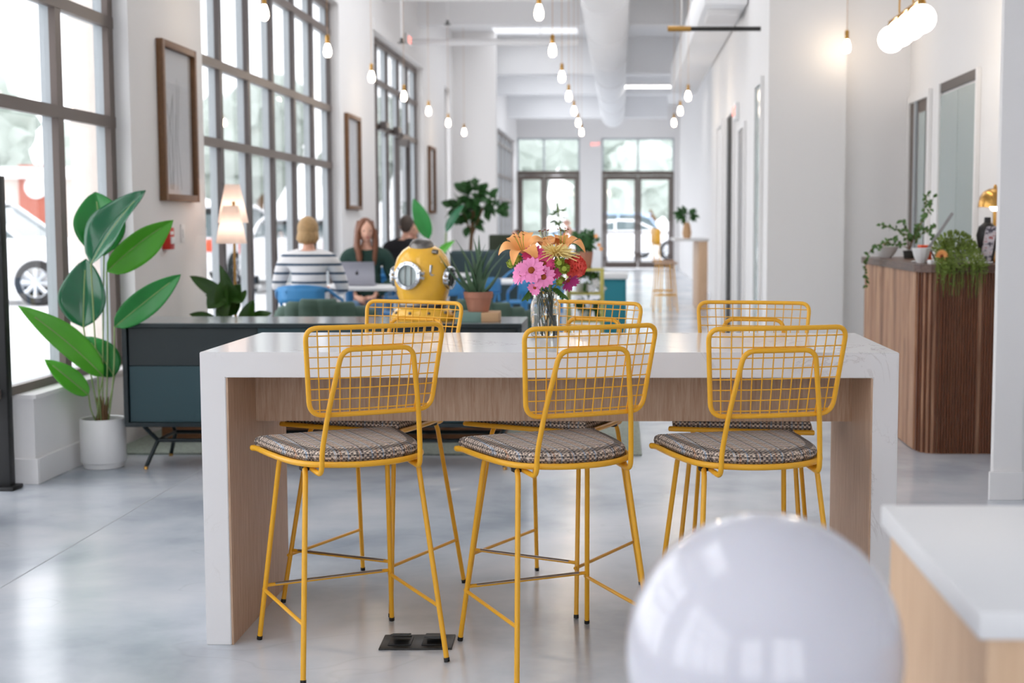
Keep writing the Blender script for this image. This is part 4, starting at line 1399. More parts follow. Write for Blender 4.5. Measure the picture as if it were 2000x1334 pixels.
for k, (dx, dy, dz) in enumerate(AL):
    b = MB()
    base = Vector((dx * 0.15, dy * 0.15, 0.088))
    tip = Vector((dx, dy, dz))
    rings = []
    ax = tip - base
    out = Vector((dx, dy, 0)).normalized() if (dx or dy) else Vector((1, 0, 0))
    side = ax.cross(out).normalized()
    for q in range(9):
        s = q / 8
        c = base + ax * s + out * (0.03 * math.sin(PI * s) * (-1 if k % 3 else 0.6))
        hw = 0.02 * (1 - s ** 1.6) + 0.0008
        th = 0.007 * (1 - s) + 0.0006
        nn = side.cross(ax).normalized()
        rings.append([c + side * hw + nn * th * 0.8, c + nn * th * 0.1, c - side * hw + nn * th * 0.8, c - side * hw * 0.7 - nn * th, c - nn * th * 1.6, c + side * hw * 0.7 - nn * th])
    b.loft(rings)
    b.build('leaf', 'aloe_green', al, ang=70)
# ================================================================== LEFT SIDE
st = thing('display_stand', 'black upright panel at the picture edge before the first window', 'panel', (-3.06, 6.68, 0))
MB().rbox(-0.2, 0.075, -0.03, 0.03, 0, 1.53, 0.004).build('panel', 'black_plastic', st)
b = MB()
for k in range(12):
    b.rbox(0.04, 0.062, -0.034, -0.03, 1.16 + k * 0.029, 1.18 + k * 0.029, 0.002)
b.build('vent', 'door_grey', st)
MB().rbox(-0.24, 0.1, -0.06, 0.06, 0, 0.02, 0.004).build('base', 'black_plastic', st)

bp_ = thing('bird_of_paradise', 'tall broad leaved plant in a white pot by the first window', 'plant', (-2.772, 7.31, 0))
MB().lathe([(0.0, 0.0), (0.1, 0.0), (0.104, 0.004), (0.104, 0.026), (0.108, 0.03), (0.116, 0.032), (0.118, 0.04), (0.118, 0.262), (0.115, 0.266), (0.107, 0.262), (0.106, 0.23), (0.0, 0.23)], seg=48).build('pot', 'white_ceramic', bp_)
MB().lathe([(0.0, 0.236), (0.106, 0.234)], seg=24, cap=False).build('soil', 'soil', bp_)
PX0 = Vector((-2.772, 7.31, 0))
BL = [  # base, tip, normal, width, fold, bend, material, root offset
    ((-2.735, 7.30, 1.13), (-2.815, 7.42, 1.47), (0.35, -1, 0.15), 0.22, 0.25, 0.10, 'leaf_green', (-0.01, 0.02)),
    ((-2.752, 7.16, 1.09), (-2.49, 7.26, 1.475), (-0.35, -1, 0.55), 0.19, 0.3, 0.12, 'leaf_deep', (0.0, -0.03)),
    ((-2.70, 7.24, 1.05), (-2.375, 7.34, 1.32), (0.1, -0.75, -0.55), 0.155, 0.35, -0.16, 'leaf_bright', (0.02, 0.01)),
    ((-2.635, 7.15, 0.765), (-2.275, 7.13, 1.04), (0.0, -0.9, -0.35), 0.125, 0.3, -0.14, 'leaf_green', (0.04, 0.0)),
    ((-2.832, 7.24, 0.755), (-2.83, 7.30, 1.115), (0.1, -1, 0.05), 0.205, 0.2, 0.08, 'leaf_deep', (-0.02, 0.01)),
    ((-2.72, 7.20, 0.50), (-3.06, 6.98, 0.885), (0.35, -0.8, 0.5), 0.13, 0.25, 0.16, 'leaf_bright', (-0.03, -0.02)),
    ((-2.72, 7.36, 0.48), (-2.86, 7.34, 0.70), (0.5, -0.8, 0.1), 0.14, 0.3, 0.2, 'leaf_green', (0.0, 0.03)),
    ((-2.80, 7.20, 0.40), (-2.985, 7.10, 0.60), (0.3, -0.9, 0.4), 0.095, 0.25, 0.1, 'leaf_bright', (-0.03, -0.02))]
for (ba, ti, nr, w_, fo_, be, m_, ro) in BL:
    ba, ti = Vector(ba) - PX0, Vector(ti) - PX0
    lf = MB().leaf(ba, ti, nr, w_ * 1.18, fo_ * 1.3, be, n=14, shape=0.8, wave=0.09, m=5).build('leaf', m_, bp_, ang=80)
    sm = lf.modifiers.new('thickness', 'SOLIDIFY'); sm.thickness = 0.0018
    root = Vector((ro[0] * 0.7, ro[1] * 0.7, 0.23))
    ax = (ti - ba)
    side = ax.cross(Vector(nr)).normalized(); upn = side.cross(ax).normalized()
    rib = [ba + ax * (q / 6) + upn * (be * ax.length * (4 * q / 6 * (1 - q / 6)) * 0.5 - 0.001) for q in range(6)]
    mid = root.lerp(ba, 0.5) + Vector((ro[0] * 0.4, ro[1] * 0.4, 0))
    MB().tube(fillet([root, mid, ba], 0.2, 8)[:-1] + rib, [0.008] * 9 + [0.0045] * 2 + [0.003] * (len(rib) - 2) if False else 0.0042, 8).build('stem', 'stem_green', bp_)
b = MB()
for k in range(6):
    a = k * 1.05
    b.tube([(0.03 * math.cos(a), 0.03 * math.sin(a), 0.23), (0.018 * math.cos(a), 0.018 * math.sin(a), 0.3), (0.035 * math.cos(a), 0.03 * math.sin(a), 0.38)], [0.013, 0.01, 0.002], 7)
b.build('sheath', 'stem_brown', bp_)

def picture(y0, y1, lab, seed):
    z0, z1 = 1.445, 2.465
    t = thing('picture_frame', lab, 'picture', (XL, (y0 + y1) / 2, (z0 + z1) / 2))
    hw, hh = (y1 - y0) / 2, (z1 - z0) / 2
    b = MB()
    for s in (-1, 1):
        b.rbox(0.0, 0.045, s * hw - (0.045 if s > 0 else 0), s * hw + (0.045 if s < 0 else 0), -hh, hh, 0.003)
        b.rbox(0.0, 0.045, -hw + 0.045, hw - 0.045, s * hh - (0.045 if s > 0 else 0), s * hh + (0.045 if s < 0 else 0), 0.003)
    b.build('frame', 'frame_wood', t)
    MB().box(0.004, 0.012, -hw + 0.04, hw - 0.04, -hh + 0.04, hh - 0.04).build('print', 'print_paper', t, smooth=False)
    b = MB()
    rr = random.Random(seed)
    for k in range(7):
        yy = rr.uniform(-hw * 0.5, hw * 0.4)
        b.tube([(0.0125, yy, -hh * 0.85), (0.0125, yy + rr.uniform(-.06, .06), -hh * 0.2), (0.0125, yy + rr.uniform(-.1, .1), hh * rr.uniform(0.1, 0.7))], 0.002, 4)
    b.build('line_drawing', 'door_grey', t)
    MB().box(0.018, 0.021, -hw + 0.04, hw - 0.04, -hh + 0.04, hh - 0.04).build('glazing', 'window_glass', t, smooth=False)
picture(8.80, 9.50, 'brown wooden framed print on the pier nearest the camera', 1)
picture(14.75, 15.5, 'wooden framed print on the second pier behind the two women', 2)
picture(21.1, 21.75, 'wooden framed print on the far pier beyond the side entrance', 3)

def alarm(y, z, lab):
    t = thing('fire_alarm', lab, 'fire alarm', (XL, y, z))
    MB().rbox(0.0, 0.05, -0.05, 0.05, -0.07, 0.07, 0.006).build('alarm_box', 'red_plastic', t)
    MB().rbox(0.05, 0.058, -0.032, 0.032, -0.035, 0.01, 0.003).build('pull_bar', 'sign_white', t)
    MB().rbox(0.05, 0.052, -0.03, 0.03, 0.025, 0.045, 0.001).build('label_plate', 'sign_white', t)
alarm(8.87, 1.205, 'red fire alarm pull on the nearest pier below the big frame')
alarm(15.35, 1.19, 'red fire alarm on the second pier behind the woman with long hair')
t = thing('light_switch', 'white switch plate on the nearest pier beside the fire alarm', 'switch', (XL, 9.23, 1.235))
MB().rbox(0, 0.008, -0.04, 0.04, -0.06, 0.06, 0.003).build('plate', 'sign_white', t)
MB().rbox(0.008, 0.014, -0.014, 0.014, -0.03, 0.03, 0.003).build('rocker', 'sign_white', t)

# floor lamp with two cone shades
fl = thing('floor_lamp', 'slim floor lamp with two pale cone shades by the second window', 'lamp', (-2.66, 9.5, 0))
MB().lathe([(0.0, 0.0), (0.13, 0.0), (0.13, 0.015), (0.02, 0.025), (0.0, 0.025)], seg=32).build('base', 'brass', fl)
MB().tube([(0, 0, 0.02), (0.005, 0, 1.45)], 0.009, 10).build('pole', 'brass', fl)
for (cx, cy, z0, z1, r0, r1) in ((0.0, -0.06, 1.165, 1.42, 0.103, 0.052), (-0.035, 0.12, 1.305, 1.57, 0.105, 0.05)):
    s = MB().lathe([(r0, z0), (r1, z1)], c=(cx, cy, 0), seg=36, cap=False).build('lamp_shade', 'shade_linen', fl)
    MB().tube([(0, 0, z0 + 0.08), (cx, cy, z0 + 0.08)], 0.006, 8).build('arm', 'brass', fl)
    MB().ell((cx, cy, z0 + 0.1), 0.028, 0.028, 0.036, 12, 8).build('bulb', 'lamp_bulb', s)

def leafy(b, c, n, spread, size, rnd, flat=0.6, m=2):
    for k in range(n):
        d = Vector((rnd.gauss(0, 1), rnd.gauss(0, 1), rnd.gauss(0, 0.8)))
        d.normalize()
        p = Vector(c) + Vector((d.x * spread[0], d.y * spread[1], d.z * spread[2])) * rnd.uniform(0.3, 1.0)
        q = p + (d + Vector((0, 0, rnd.uniform(-0.4, 0.3)))) * size * rnd.uniform(0.7, 1.2)
        nr = Vector((rnd.uniform(-1, 1), rnd.uniform(-1, 0.2), rnd.uniform(0.1, 1)))
        b.leaf(p, q, nr, size * flat, 0.2, 0.15, n=5, shape=0.8, m=m)

# fiddle leaf fig behind the sideboard
rnd = random.Random(5)
ff = thing('fiddle_leaf_fig', 'dark fiddle leaf fig behind the left half of the sideboard', 'plant', (-2.64, 9.15, 0.0))
MB().lathe([(0.0, 0.0), (0.13, 0.0), (0.16, 0.3), (0.15, 0.3), (0.0, 0.27)], seg=28).build('pot', 'white_ceramic', ff)
b = MB(); b.tube([(0, 0, 0.26), (0.02, 0, 0.5), (0.05, 0, 0.82)], 0.012, 8); b.tube([(0.02, 0, 0.45), (0.2, -0.02, 0.68)], 0.008, 8); b.tube([(0, 0, 0.4), (-0.12, 0, 0.62)], 0.008, 8)
b.build('trunk', 'stem_brown', ff)
FL = [((0.02, 0, 0.80), (-0.215, -0.02, 0.955), 0.10), ((0.06, -0.02, 0.80), (-0.005, -0.05, 1.03), 0.07), ((0.05, -0.02, 0.72), (0.02, -0.06, 0.95), 0.17), ((0.06, 0, 0.76), (0.13, -0.04, 0.90), 0.15),
      ((0.04, 0, 0.80), (-0.10, -0.06, 0.83), 0.13), ((0.05, 0, 0.74), (0.10, -0.05, 0.70), 0.14), ((0.04, 0, 0.74), (-0.03, -0.05, 0.66), 0.12), ((-0.05, 0, 0.66), (-0.23, 0, 0.70), 0.07),
      ((0.16, -0.02, 0.62), (0.215, -0.04, 0.80), 0.12), ((0.18, 0, 0.66), (0.33, -0.03, 0.71), 0.08), ((0.16, 0, 0.60), (0.12, -0.03, 0.72), 0.1), ((0.2, 0, 0.62), (0.29, -0.05, 0.62), 0.12), ((0.0, 0.02, 0.6), (0.11, -0.03, 0.62), 0.13), ((0.0, -0.02, 0.72), (0.05, -0.08, 0.90), 0.16), ((0.02, -0.03, 0.84), (-0.08, -0.09, 0.74), 0.14), ((0.08, -0.02, 0.82), (0.15, -0.08, 0.78), 0.15), ((0.0, -0.04, 0.68), (0.08, -0.1, 0.82), 0.14)]
for (ba, ti, w_) in FL:
    MB().leaf(ba, ti, (rnd.uniform(-.4, .4), -1, rnd.uniform(0.0, 0.6)), w_, 0.2, 0.12, n=8, shape=0.75, m=3, wave=0.06).build('leaf', 'leaf_dark', ff)

# ================================================================== LOUNGE
def tub_chair(label, loc, rz):
    """channel-back tub chair, its back towards -y"""
    t = thing('tub_armchair', label, 'armchair', loc, rz, 'green tub armchairs behind the sideboard')
    n = 8
    for i in range(n):
        a0 = PI * (1.02 + (i + 0.0) / n * 0.96) ; a1 = PI * (1.02 + (i + 1.0) / n * 0.96)
        am = (a0 + a1) / 2
        rings = []
        hgt = 0.735 - 0.1 * abs(math.cos(am)) ** 2.2
        for (r, z) in ((0.30, 0.16), (0.345, 0.14), (0.385, 0.3), (0.39, hgt - 0.06), (0.375, hgt - 0.015), (0.345, hgt), (0.31, hgt - 0.02), (0.29, hgt - 0.07), (0.29, 0.3)):
            row = []
            for q in range(7):
                a = a0 + (a1 - a0) * q / 6
                bul = 0.018 * math.sin(PI * q / 6) ** 0.6
                rr = r + (bul if r > 0.32 else -bul)
                row.append((rr * math.cos(a), rr * math.sin(a), z))
            rings.append(row)
        b = MB()
        m = len(rings); vs = [p for r in rings for p in r]
        fs = [(k * 7 + j, k * 7 + j + 1, ((k + 1) % m) * 7 + j + 1, ((k + 1) % m) * 7 + j) for k in range(m) for j in range(6)]
        fs += [tuple(k * 7 for k in range(m)), tuple(k * 7 + 6 for k in range(m))]
        b.add(vs, fs)
        b.build('back_channel', 'green_velvet', t, ang=60)
    MB().lathe([(0.0, 0.2), (0.28, 0.2), (0.295, 0.24), (0.295, 0.38), (0.27, 0.43), (0.0, 0.44)], seg=32).build('seat', 'green_velvet', t, ang=60)
    for k in range(4):
        a = PI / 4 + k * PI / 2
        MB().tube([(0.22 * math.cos(a), 0.22 * math.sin(a), 0.2), (0.25 * math.cos(a), 0.25 * math.sin(a), 0.0)], [0.016, 0.01], 8).build('leg', 'brass', t)
    return t
tub_chair('green channelled tub armchair at the left, back turned, below the striped sweater', (-2.24, 10.55, 0.0125), 0)
tub_chair('green channelled tub armchair behind the aloe pot, back turned', (-1.03, 10.5, 0.0125), R(-8))

def cafe_chair(loc, rz, label, m_='blue_metal'):
    t = thing('cafe_chair', label, 'chair', loc, rz, 'blue metal cafe chairs')
    b = MB()
    b.rbox(-0.21, 0.21, -0.2, 0.22, 0.435, 0.455, 0.008)
    b.build('seat', m_, t)
    for sx in (-1, 1):
        for sy in (-1, 1):
            MB().tube([(sx * 0.19, sy * 0.18, 0.44), (sx * 0.23, sy * 0.22, 0.0)], 0.012, 8).build('leg', m_, t)
    path = [(-0.25, 0.14, 0.455), (-0.26, 0.14, 0.66), (-0.25, -0.06, 0.70), (-0.2, -0.24, 0.78), (0.0, -0.28, 0.80), (0.2, -0.24, 0.78), (0.25, -0.06, 0.70), (0.26, 0.14, 0.66), (0.25, 0.14, 0.455)]
    MB().tube(fillet(path, 0.08, 5), 0.014, 8).build('arm_rail', m_, t)
    rows = [[(x, -0.285 + 0.9 * x * x, z) for x in (-0.19, -0.1, 0, 0.1, 0.19)] for z in (0.66, 0.70, 0.75, 0.79)]
    o = MB().grid(rows).build('back_panel', m_, t)
    sm = o.modifiers.new('thickness', 'SOLIDIFY'); sm.thickness = 0.008
    for sx in (-0.12, 0.12):
        MB().tube([(sx, -0.19, 0.45), (sx, -0.27, 0.76)], 0.009, 8).build('back_post', m_, t)
    return t

def cafe_table(loc, w_, d_, label, h=0.745):
    t = thing('cafe_table', label, 'table', loc, 0, 'white topped cafe tables')
    MB().rbox(-w_ / 2, w_ / 2, -d_ / 2, d_ / 2, h - 0.028, h, 0.006).build('table_top', 'table_white', t)
    MB().lathe([(0.0, 0.0), (0.22, 0.0), (0.22, 0.015), (0.035, 0.03), (0.035, h - 0.03), (0.0, h - 0.03)], seg=24).build('pedestal', 'blue_metal', t)
    return t
CHAIRS = [((-2.57, 11.35, 0), 0, 'blue cafe chair under the woman in the striped sweater'),
          ((-2.28, 13.15, 0), R(172), 'blue cafe chair under the woman with the laptop'),
          ((-1.72, 12.4, 0), R(65), 'blue cafe chair standing empty right of the woman with the laptop'),
          ((-1.92, 14.2, 0), R(-20), 'blue cafe chair behind the left shoulder of the diving helmet'),
          ((-1.42, 12.75, 0), R(60), 'blue cafe chair behind the aloe leaves'),
          ((-0.78, 12.85, 0), R(10), 'blue cafe chair seen between the aloe and the flower jar'),
          ((-1.05, 15.1, 0), R(170), 'blue cafe chair on the far side of the white table by the flower jar')]
c0 = cafe_chair(*CHAIRS[0])
for k, (l, a, lab) in enumerate(CHAIRS[1:]):
    c = copy_tree(c0)
    c.location = l; c.rotation_euler = (0, 0, a); c['label'] = lab
cafe_table((-2.42, 12.3, 0), 0.95, 0.7, 'white cafe table between the two women, laptop on it')
cafe_table((-2.1, 15.2, 0), 0.9, 0.6, 'white cafe table in front of the man in black')
cafe_table((-0.95, 13.6, 0), 1.1, 0.8, 'white cafe table behind the aloe and the flower jar')

lp = thing('laptop', 'open silver grey laptop, lid towards the camera', 'laptop', (-2.34, 12.28, 0.7455), R(4))
MB().rbox(-0.155, 0.155, -0.02, 0.2, 0, 0.014, 0.005).build('keyboard_deck', 'laptop_grey', lp)
b = MB(); bm = bmesh.new(); bmesh.ops.create_cube(bm, size=1)
for v in bm.verts:
    v.co = Vector((v.co.x * 0.31, v.co.y * 0.007, v.co.z * 0.21 + 0.105))
bmesh.ops.bevel(bm, geom=list(bm.edges), offset=0.0025, segments=2, affect='EDGES')
ML = Matrix.Translation((0, -0.02, 0.012)) @ Matrix.Rotation(R(14), 4, 'X')
ld = b.bm(bm, ML).build('lid', 'laptop_grey', lp)
b = MB(); bm = bmesh.new(); bmesh.ops.create_uvsphere(bm, u_segments=14, v_segments=8, radius=1)
for v in bm.verts:
    v.co = Vector((v.co.x * 0.015, -0.0038 + v.co.y * 0.0006, 0.105 + v.co.z * 0.017))
b.bm(bm, ML)
bm = bmesh.new(); bmesh.ops.create_uvsphere(bm, u_segments=8, v_segments=6, radius=1)
for v in bm.verts:
    v.co = Vector((0.005 + v.co.x * 0.004, -0.0038 + v.co.y * 0.0006, 0.128 + v.co.z * 0.007))
b.bm(bm, ML)
b.build('lid_mark', 'dark_plate', ld)

# ------------------------------------------------------------------ people
def skin_mesh(nodes, edges, sub=2):
    """one continuous surface grown from joints with radii; returns vertices and faces"""
    names = list(nodes)
    me = bpy.data.meshes.new('figure')
    me.from_pydata([nodes[k][0] for k in names], [(names.index(a), names.index(c)) for a, c in edges], [])
    o = bpy.data.objects.new('figure', me)
    COL.objects.link(o)
    md = o.modifiers.new('skin', 'SKIN')
    md.use_smooth_shade = True
    for i, k in enumerate(names):
        sv = me.skin_vertices[0].data[i]
        r = nodes[k][1]
        sv.radius = r if isinstance(r, tuple) else (r, r)
        sv.use_root = (i == 0)
    ss = o.modifiers.new('sub', 'SUBSURF'); ss.levels = sub; ss.render_levels = sub
    bpy.context.view_layer.update()
    ev = o.evaluated_get(bpy.context.evaluated_depsgraph_get())
    m2 = ev.to_mesh()
    vs = [v.co.copy() for v in m2.vertices]
    fs = [tuple(p.vertices) for p in m2.polygons]
    ev.to_mesh_clear()
    bpy.data.objects.remove(o)
    return vs, fs

def head_shape(b, c, yaw=0.0, pitch=0.0, s=1.0):
    """a head with brow, nose, lips, chin and ears, facing +y before yaw"""
    M = Matrix.Rotation(yaw, 3, 'Z') @ Matrix.Rotation(pitch, 3, 'X')
    vs, fs = [], []
    seg, rings = 28, 20
    for i in range(rings + 1):
        t = PI * i / rings
        for k in range(seg):
            a = 2 * PI * k / seg
            x, y, z = math.sin(t) * math.cos(a), math.sin(t) * math.sin(a), -math.cos(t)
            wx = 0.074 * (1 - 0.22 * max(0, -z - 0.15)); wy = 0.094 * (1 - 0.12 * max(0, -z))
            p = Vector((x * wx, y * wy, z * 0.118))
            if y > 0.2:
                fx = math.exp(-(p.x / 0.013) ** 2)
                p.y += 0.024 * fx * math.exp(-((p.z + 0.018) / 0.02) ** 2)       # nose
                p.y += 0.007 * math.exp(-(p.x / 0.022) ** 2) * math.exp(-((p.z + 0.055) / 0.009) ** 2)   # lips
                p.y += 0.010 * math.exp(-(p.x / 0.022) ** 2) * math.exp(-((p.z + 0.09) / 0.016) ** 2)    # chin
                p.y += 0.006 * math.exp(-((p.z - 0.03) / 0.012) ** 2)            # brow
                for sx in (-1, 1):
                    p.y -= 0.010 * math.exp(-((p.x - sx * 0.031) / 0.013) ** 2) * math.exp(-((p.z - 0.008) / 0.012) ** 2)
            vs.append(Vector(c) + M @ (p * s))
    for i in range(rings):
        for k in range(seg):
            fs.append((i * seg + k, i * seg + (k + 1) % seg, (i + 1) * seg + (k + 1) % seg, (i + 1) * seg + k))
    b.add(vs, fs)
    for sx in (-1, 1):
        b.ell(Vector(c) + M @ Vector((sx * 0.076 * s, -0.005 * s, -0.005 * s)), 0.008 * s, 0.018 * s, 0.03 * s, 10, 8, M)
    return M

def hand_shape(b, wrist, d, side):
    """palm, four bent fingers and a thumb"""
    d = Vector(d).normalized(); side = Vector(side).normalized(); nrm = side.cross(d).normalized()
    w_ = Vector(wrist)
    M = Matrix((side, d, nrm)).transposed()
    b.ell(w_ + d * 0.05, 0.04, 0.052, 0.016, 14, 10, M)
    for k, L in enumerate((0.066, 0.074, 0.07, 0.056)):
        s = (k - 1.5) * 0.019
        p0 = w_ + d * 0.085 + side * s
        p1 = p0 + d * L * 0.5 - nrm * 0.008
        p2 = p1 + d * L * 0.3 - nrm * 0.018
        p3 = p2 + d * L * 0.12 - nrm * 0.016
        b.tube([p0, p1, p2, p3], [0.0095, 0.009, 0.008, 0.006], 8)
    q0 = w_ + d * 0.03 - side * 0.035
    b.tube([q0, q0 + d * 0.025 - side * 0.02 - nrm * 0.008, q0 + d * 0.05 - side * 0.022 - nrm * 0.016], [0.012, 0.011, 0.008], 8)

def person(label, loc, rz, scale, top_m, leg_m, hair_m, hair, yaw=0.0, arms='table', sleeves=True, lean=0.0, shoulders=0.19, belly=0.13, seat=0.46):
    t = thing('person', label, 'person', loc, rz, scale=scale)
    z0 = seat - 0.46
    ly = lean
    N = {'pelvis': ((0, 0, 0.57), (0.165, 0.125)), 'waist': ((0, 0.0 + ly * 0.3, 0.74), (belly, belly * 0.82)), 'chest': ((0, -0.005 + ly * 0.6, 0.93), (0.15, 0.115)), 'upper': ((0, 0.0 + ly, 1.05), (0.125, 0.09)),
         'neck': ((0, 0.015 + ly, 1.13), 0.052), 'skull': ((0, 0.03 + ly * 1.15, 1.22), 0.055)}
    E_ = [('pelvis', 'waist'), ('waist', 'chest'), ('chest', 'upper'), ('upper', 'neck'), ('neck', 'skull')]
    for s, L in ((-1, 'l'), (1, 'r')):
        sh = Vector((s * shoulders, 0.0 + ly, 1.045))
        if arms == 'table':
            el = Vector((s * (shoulders + 0.085), 0.08 + ly, 0.79)); wr_ = Vector((s * 0.16, 0.33 + ly * 0.5, 0.79))
        elif arms == 'lap':
            el = Vector((s * (shoulders + 0.07), -0.02 + ly, 0.79)); wr_ = Vector((s * 0.09, 0.22, 0.66))
        else:
            el = Vector((s * (shoulders + 0.08), 0.15 + ly, 0.82)); wr_ = Vector((s * 0.1, 0.22 + ly, 1.08))
        N['sh' + L] = (sh, 0.062); N['el' + L] = (el, 0.043); N['wr' + L] = (wr_, 0.027)
        N['hip' + L] = (Vector((s * 0.095, 0.06, 0.55)), 0.092); N['kn' + L] = (Vector((s * 0.12, 0.47, 0.54)), 0.06)
        N['an' + L] = (Vector((s * 0.12, 0.45, 0.10)), 0.04); N['to' + L] = (Vector((s * 0.13, 0.6, 0.045)), 0.035)
        E_ += [('upper', 'sh' + L), ('sh' + L, 'el' + L), ('el' + L, 'wr' + L), ('pelvis', 'hip' + L), ('hip' + L, 'kn' + L), ('kn' + L, 'an' + L), ('an' + L, 'to' + L)]
    body = MB()
    body.add(*skin_mesh(N, E_))
    hc = Vector((0, 0.045 + ly * 1.2, 1.285))
    M = head_shape(body, hc, yaw, R(-4))
    for L, s in (('l', -1), ('r', 1)):
        d = (Vector(N['wr' + L][0]) - Vector(N['el' + L][0]))
        hand_shape(body, Vector(N['wr' + L][0]), d, Vector((s * 0.5, -0.2, 0.3)) if arms == 'chin' else Vector((s, -0.3, 0)))
    body.build('body', 'skin', t, ang=180)
    # clothing: the body surface itself, lifted off the skin and ending at neckline, cuffs, waist and hems
    bv, bf = skin_mesh(N, E_)
    segs = [(a_, c_, Vector(N[a_][0]), Vector(N[c_][0])) for a_, c_ in E_]
    where = []
    for v in bv:
        best = None
        for (a_, c_, p, q) in segs:
            d = q - p
            u_ = max(0.0, min(1.0, (v - p).dot(d) / d.length_squared))
            D = (v - p - d * u_).length
            if best is None or D < best[0]:
                best = (D, a_, c_, u_)
        where.append(best[1:])
    def is_top(w_):
        a_, c_, u_ = w_
        if a_ in ('waist', 'chest') or (a_, c_) == ('pelvis', 'waist') or c_.startswith('sh'):
            return True
        if (a_, c_) == ('upper', 'neck'):
            return u_ < 0.75
        if a_.startswith('sh'):
            return sleeves or u_ < 0.7
        if a_.startswith('el'):
            return sleeves and u_ < 0.92
        return a_ == 'pelvis' and u_ < 0.3
    def is_leg(w_):
        a_, c_, u_ = w_
        return (a_, c_) == ('pelvis', 'waist') and u_ < 0.55 or (a_ == 'pelvis' and c_ != 'waist') or a_.startswith('hip') or (a_.startswith('kn') and u_ < 0.95)
    def cloth(test, off, name, m_):
        bm = bmesh.new()
        vv = [bm.verts.new(v) for v in bv]
        for f in bf:
            if sum(test(where[i]) for i in f) >= len(f) - 1:
                try:
                    bm.faces.new([vv[i] for i in f])
                except ValueError:
                    pass
        bmesh.ops.delete(bm, geom=[v for v in bm.verts if not v.link_faces], context='VERTS')
        bmesh.ops.recalc_face_normals(bm, faces=bm.faces)
        bm.normal_update()
        cen = Vector((0, 0, 0.8))
        for v in bm.verts:
            v.co += v.normal * off
        MB().bm(bm).build(name, m_, t, ang=180)
    cloth(is_leg, 0.009, 'trousers', leg_m)
    cloth(is_top, 0.017, 'sweater' if sleeves else 'shirt', top_m)
    # hair
    h = MB()
    def P_(v):
        return hc + M @ Vector(v)
    if hair == 'short':
        h.ell(P_((0, -0.02, 0.028)), 0.088, 0.098, 0.11, 24, 16, M)
        h.ell(P_((0, -0.06, -0.035)), 0.075, 0.06, 0.075, 20, 12, M)
        for k in range(10):
            a = PI + PI * (k + 0.5) / 10
            h.tube([P_((0.07 * math.cos(a), 0.085 * math.sin(a) * 0.9, 0.0)), P_((0.08 * math.cos(a), 0.1 * math.sin(a), -0.06)), P_((0.066 * math.cos(a), 0.09 * math.sin(a), -0.1))], [0.024, 0.024, 0.008], 8)
    elif hair == 'long':
        h.ell(P_((0, -0.022, 0.03)), 0.087, 0.098, 0.103, 24, 16, M)
        for s in (-1, 1):
            for q in range(5):
                h.tube([P_((s * (0.02 + 0.012 * q), 0.05 - 0.022 * q, 0.1)), P_((s * 0.08, 0.045 - 0.022 * q, 0.0)), P_((s * (0.088), 0.06 - 0.024 * q, -0.12)), P_((s * (0.07 + 0.01 * q), 0.09 - 0.03 * q, -0.26)), P_((s * (0.075), 0.1 - 0.03 * q, -0.33))], [0.014, 0.024, 0.026, 0.024, 0.006], 8)
    else:
        h.ell(P_((0, -0.018, 0.034)), 0.081, 0.094, 0.095, 24, 16, M)
        h.ell(P_((0, -0.055, -0.01)), 0.066, 0.05, 0.07, 20, 12, M)
    h.build('hair', hair_m, t, ang=180)
    f = MB()
    for s in (-1, 1):
        f.ell(P_((s * 0.031, 0.078, 0.008)), 0.011, 0.008, 0.006, 10, 8, M)
    f.build('eyes', 'dark_plate', t)
    f = MB(); f.ell(P_((0, 0.094, -0.056)), 0.021, 0.006, 0.006, 12, 8, M)
    mat('lips', srgb(186, 96, 92), rough=0.5)
    f.build('mouth', 'lips', t)
    return t
person('seated woman with short blond hair in a white and navy striped sweater, seen from behind', (-2.58, 11.42, 0), R(4), 0.955, 'striped_knit', 'cloth_denim', 'hair_blond', 'short', yaw=R(-18), shoulders=0.2, belly=0.155)
person('seated woman with long auburn hair in a dark green top, facing the camera', (-2.40, 13.05, 0), R(186), 0.955, 'cloth_green', 'cloth_denim', 'hair_auburn', 'long', yaw=R(14), arms='lap')
person('seated man in a black T-shirt seen from behind', (-2.48, 15.9, 0), R(-24), 0.985, 'cloth_black', 'cloth_denim', 'hair_dark', 'crop', yaw=R(20), sleeves=False, shoulders=0.235, belly=0.16)
person('seated man with a ruddy face turned towards the man in black', (-2.55, 17.1, 0), R(158), 0.945, 'cloth_grey', 'cloth_denim', 'hair_dark', 'crop', yaw=R(20), shoulders=0.21)
person('person in a dark purple top seated far back, resting chin on hand', (-1.42, 19.2, 0), R(150), 0.86, 'cloth_purple', 'cloth_denim', 'hair_dark', 'crop', arms='chin')
for (x, y, a, lab) in ((-2.48, 15.85, R(-24), 'blue cafe chair under the man in black'), (-2.55, 17.15, R(158), 'blue cafe chair under the ruddy faced man'), (-1.42, 19.25, R(150), 'blue cafe chair under the person in purple')):
    c = copy_tree(c0)
    c.location = (x, y, 0); c.rotation_euler = (0, 0, a); c['label'] = lab
    if y > 19: c.scale = (0.86,) * 3

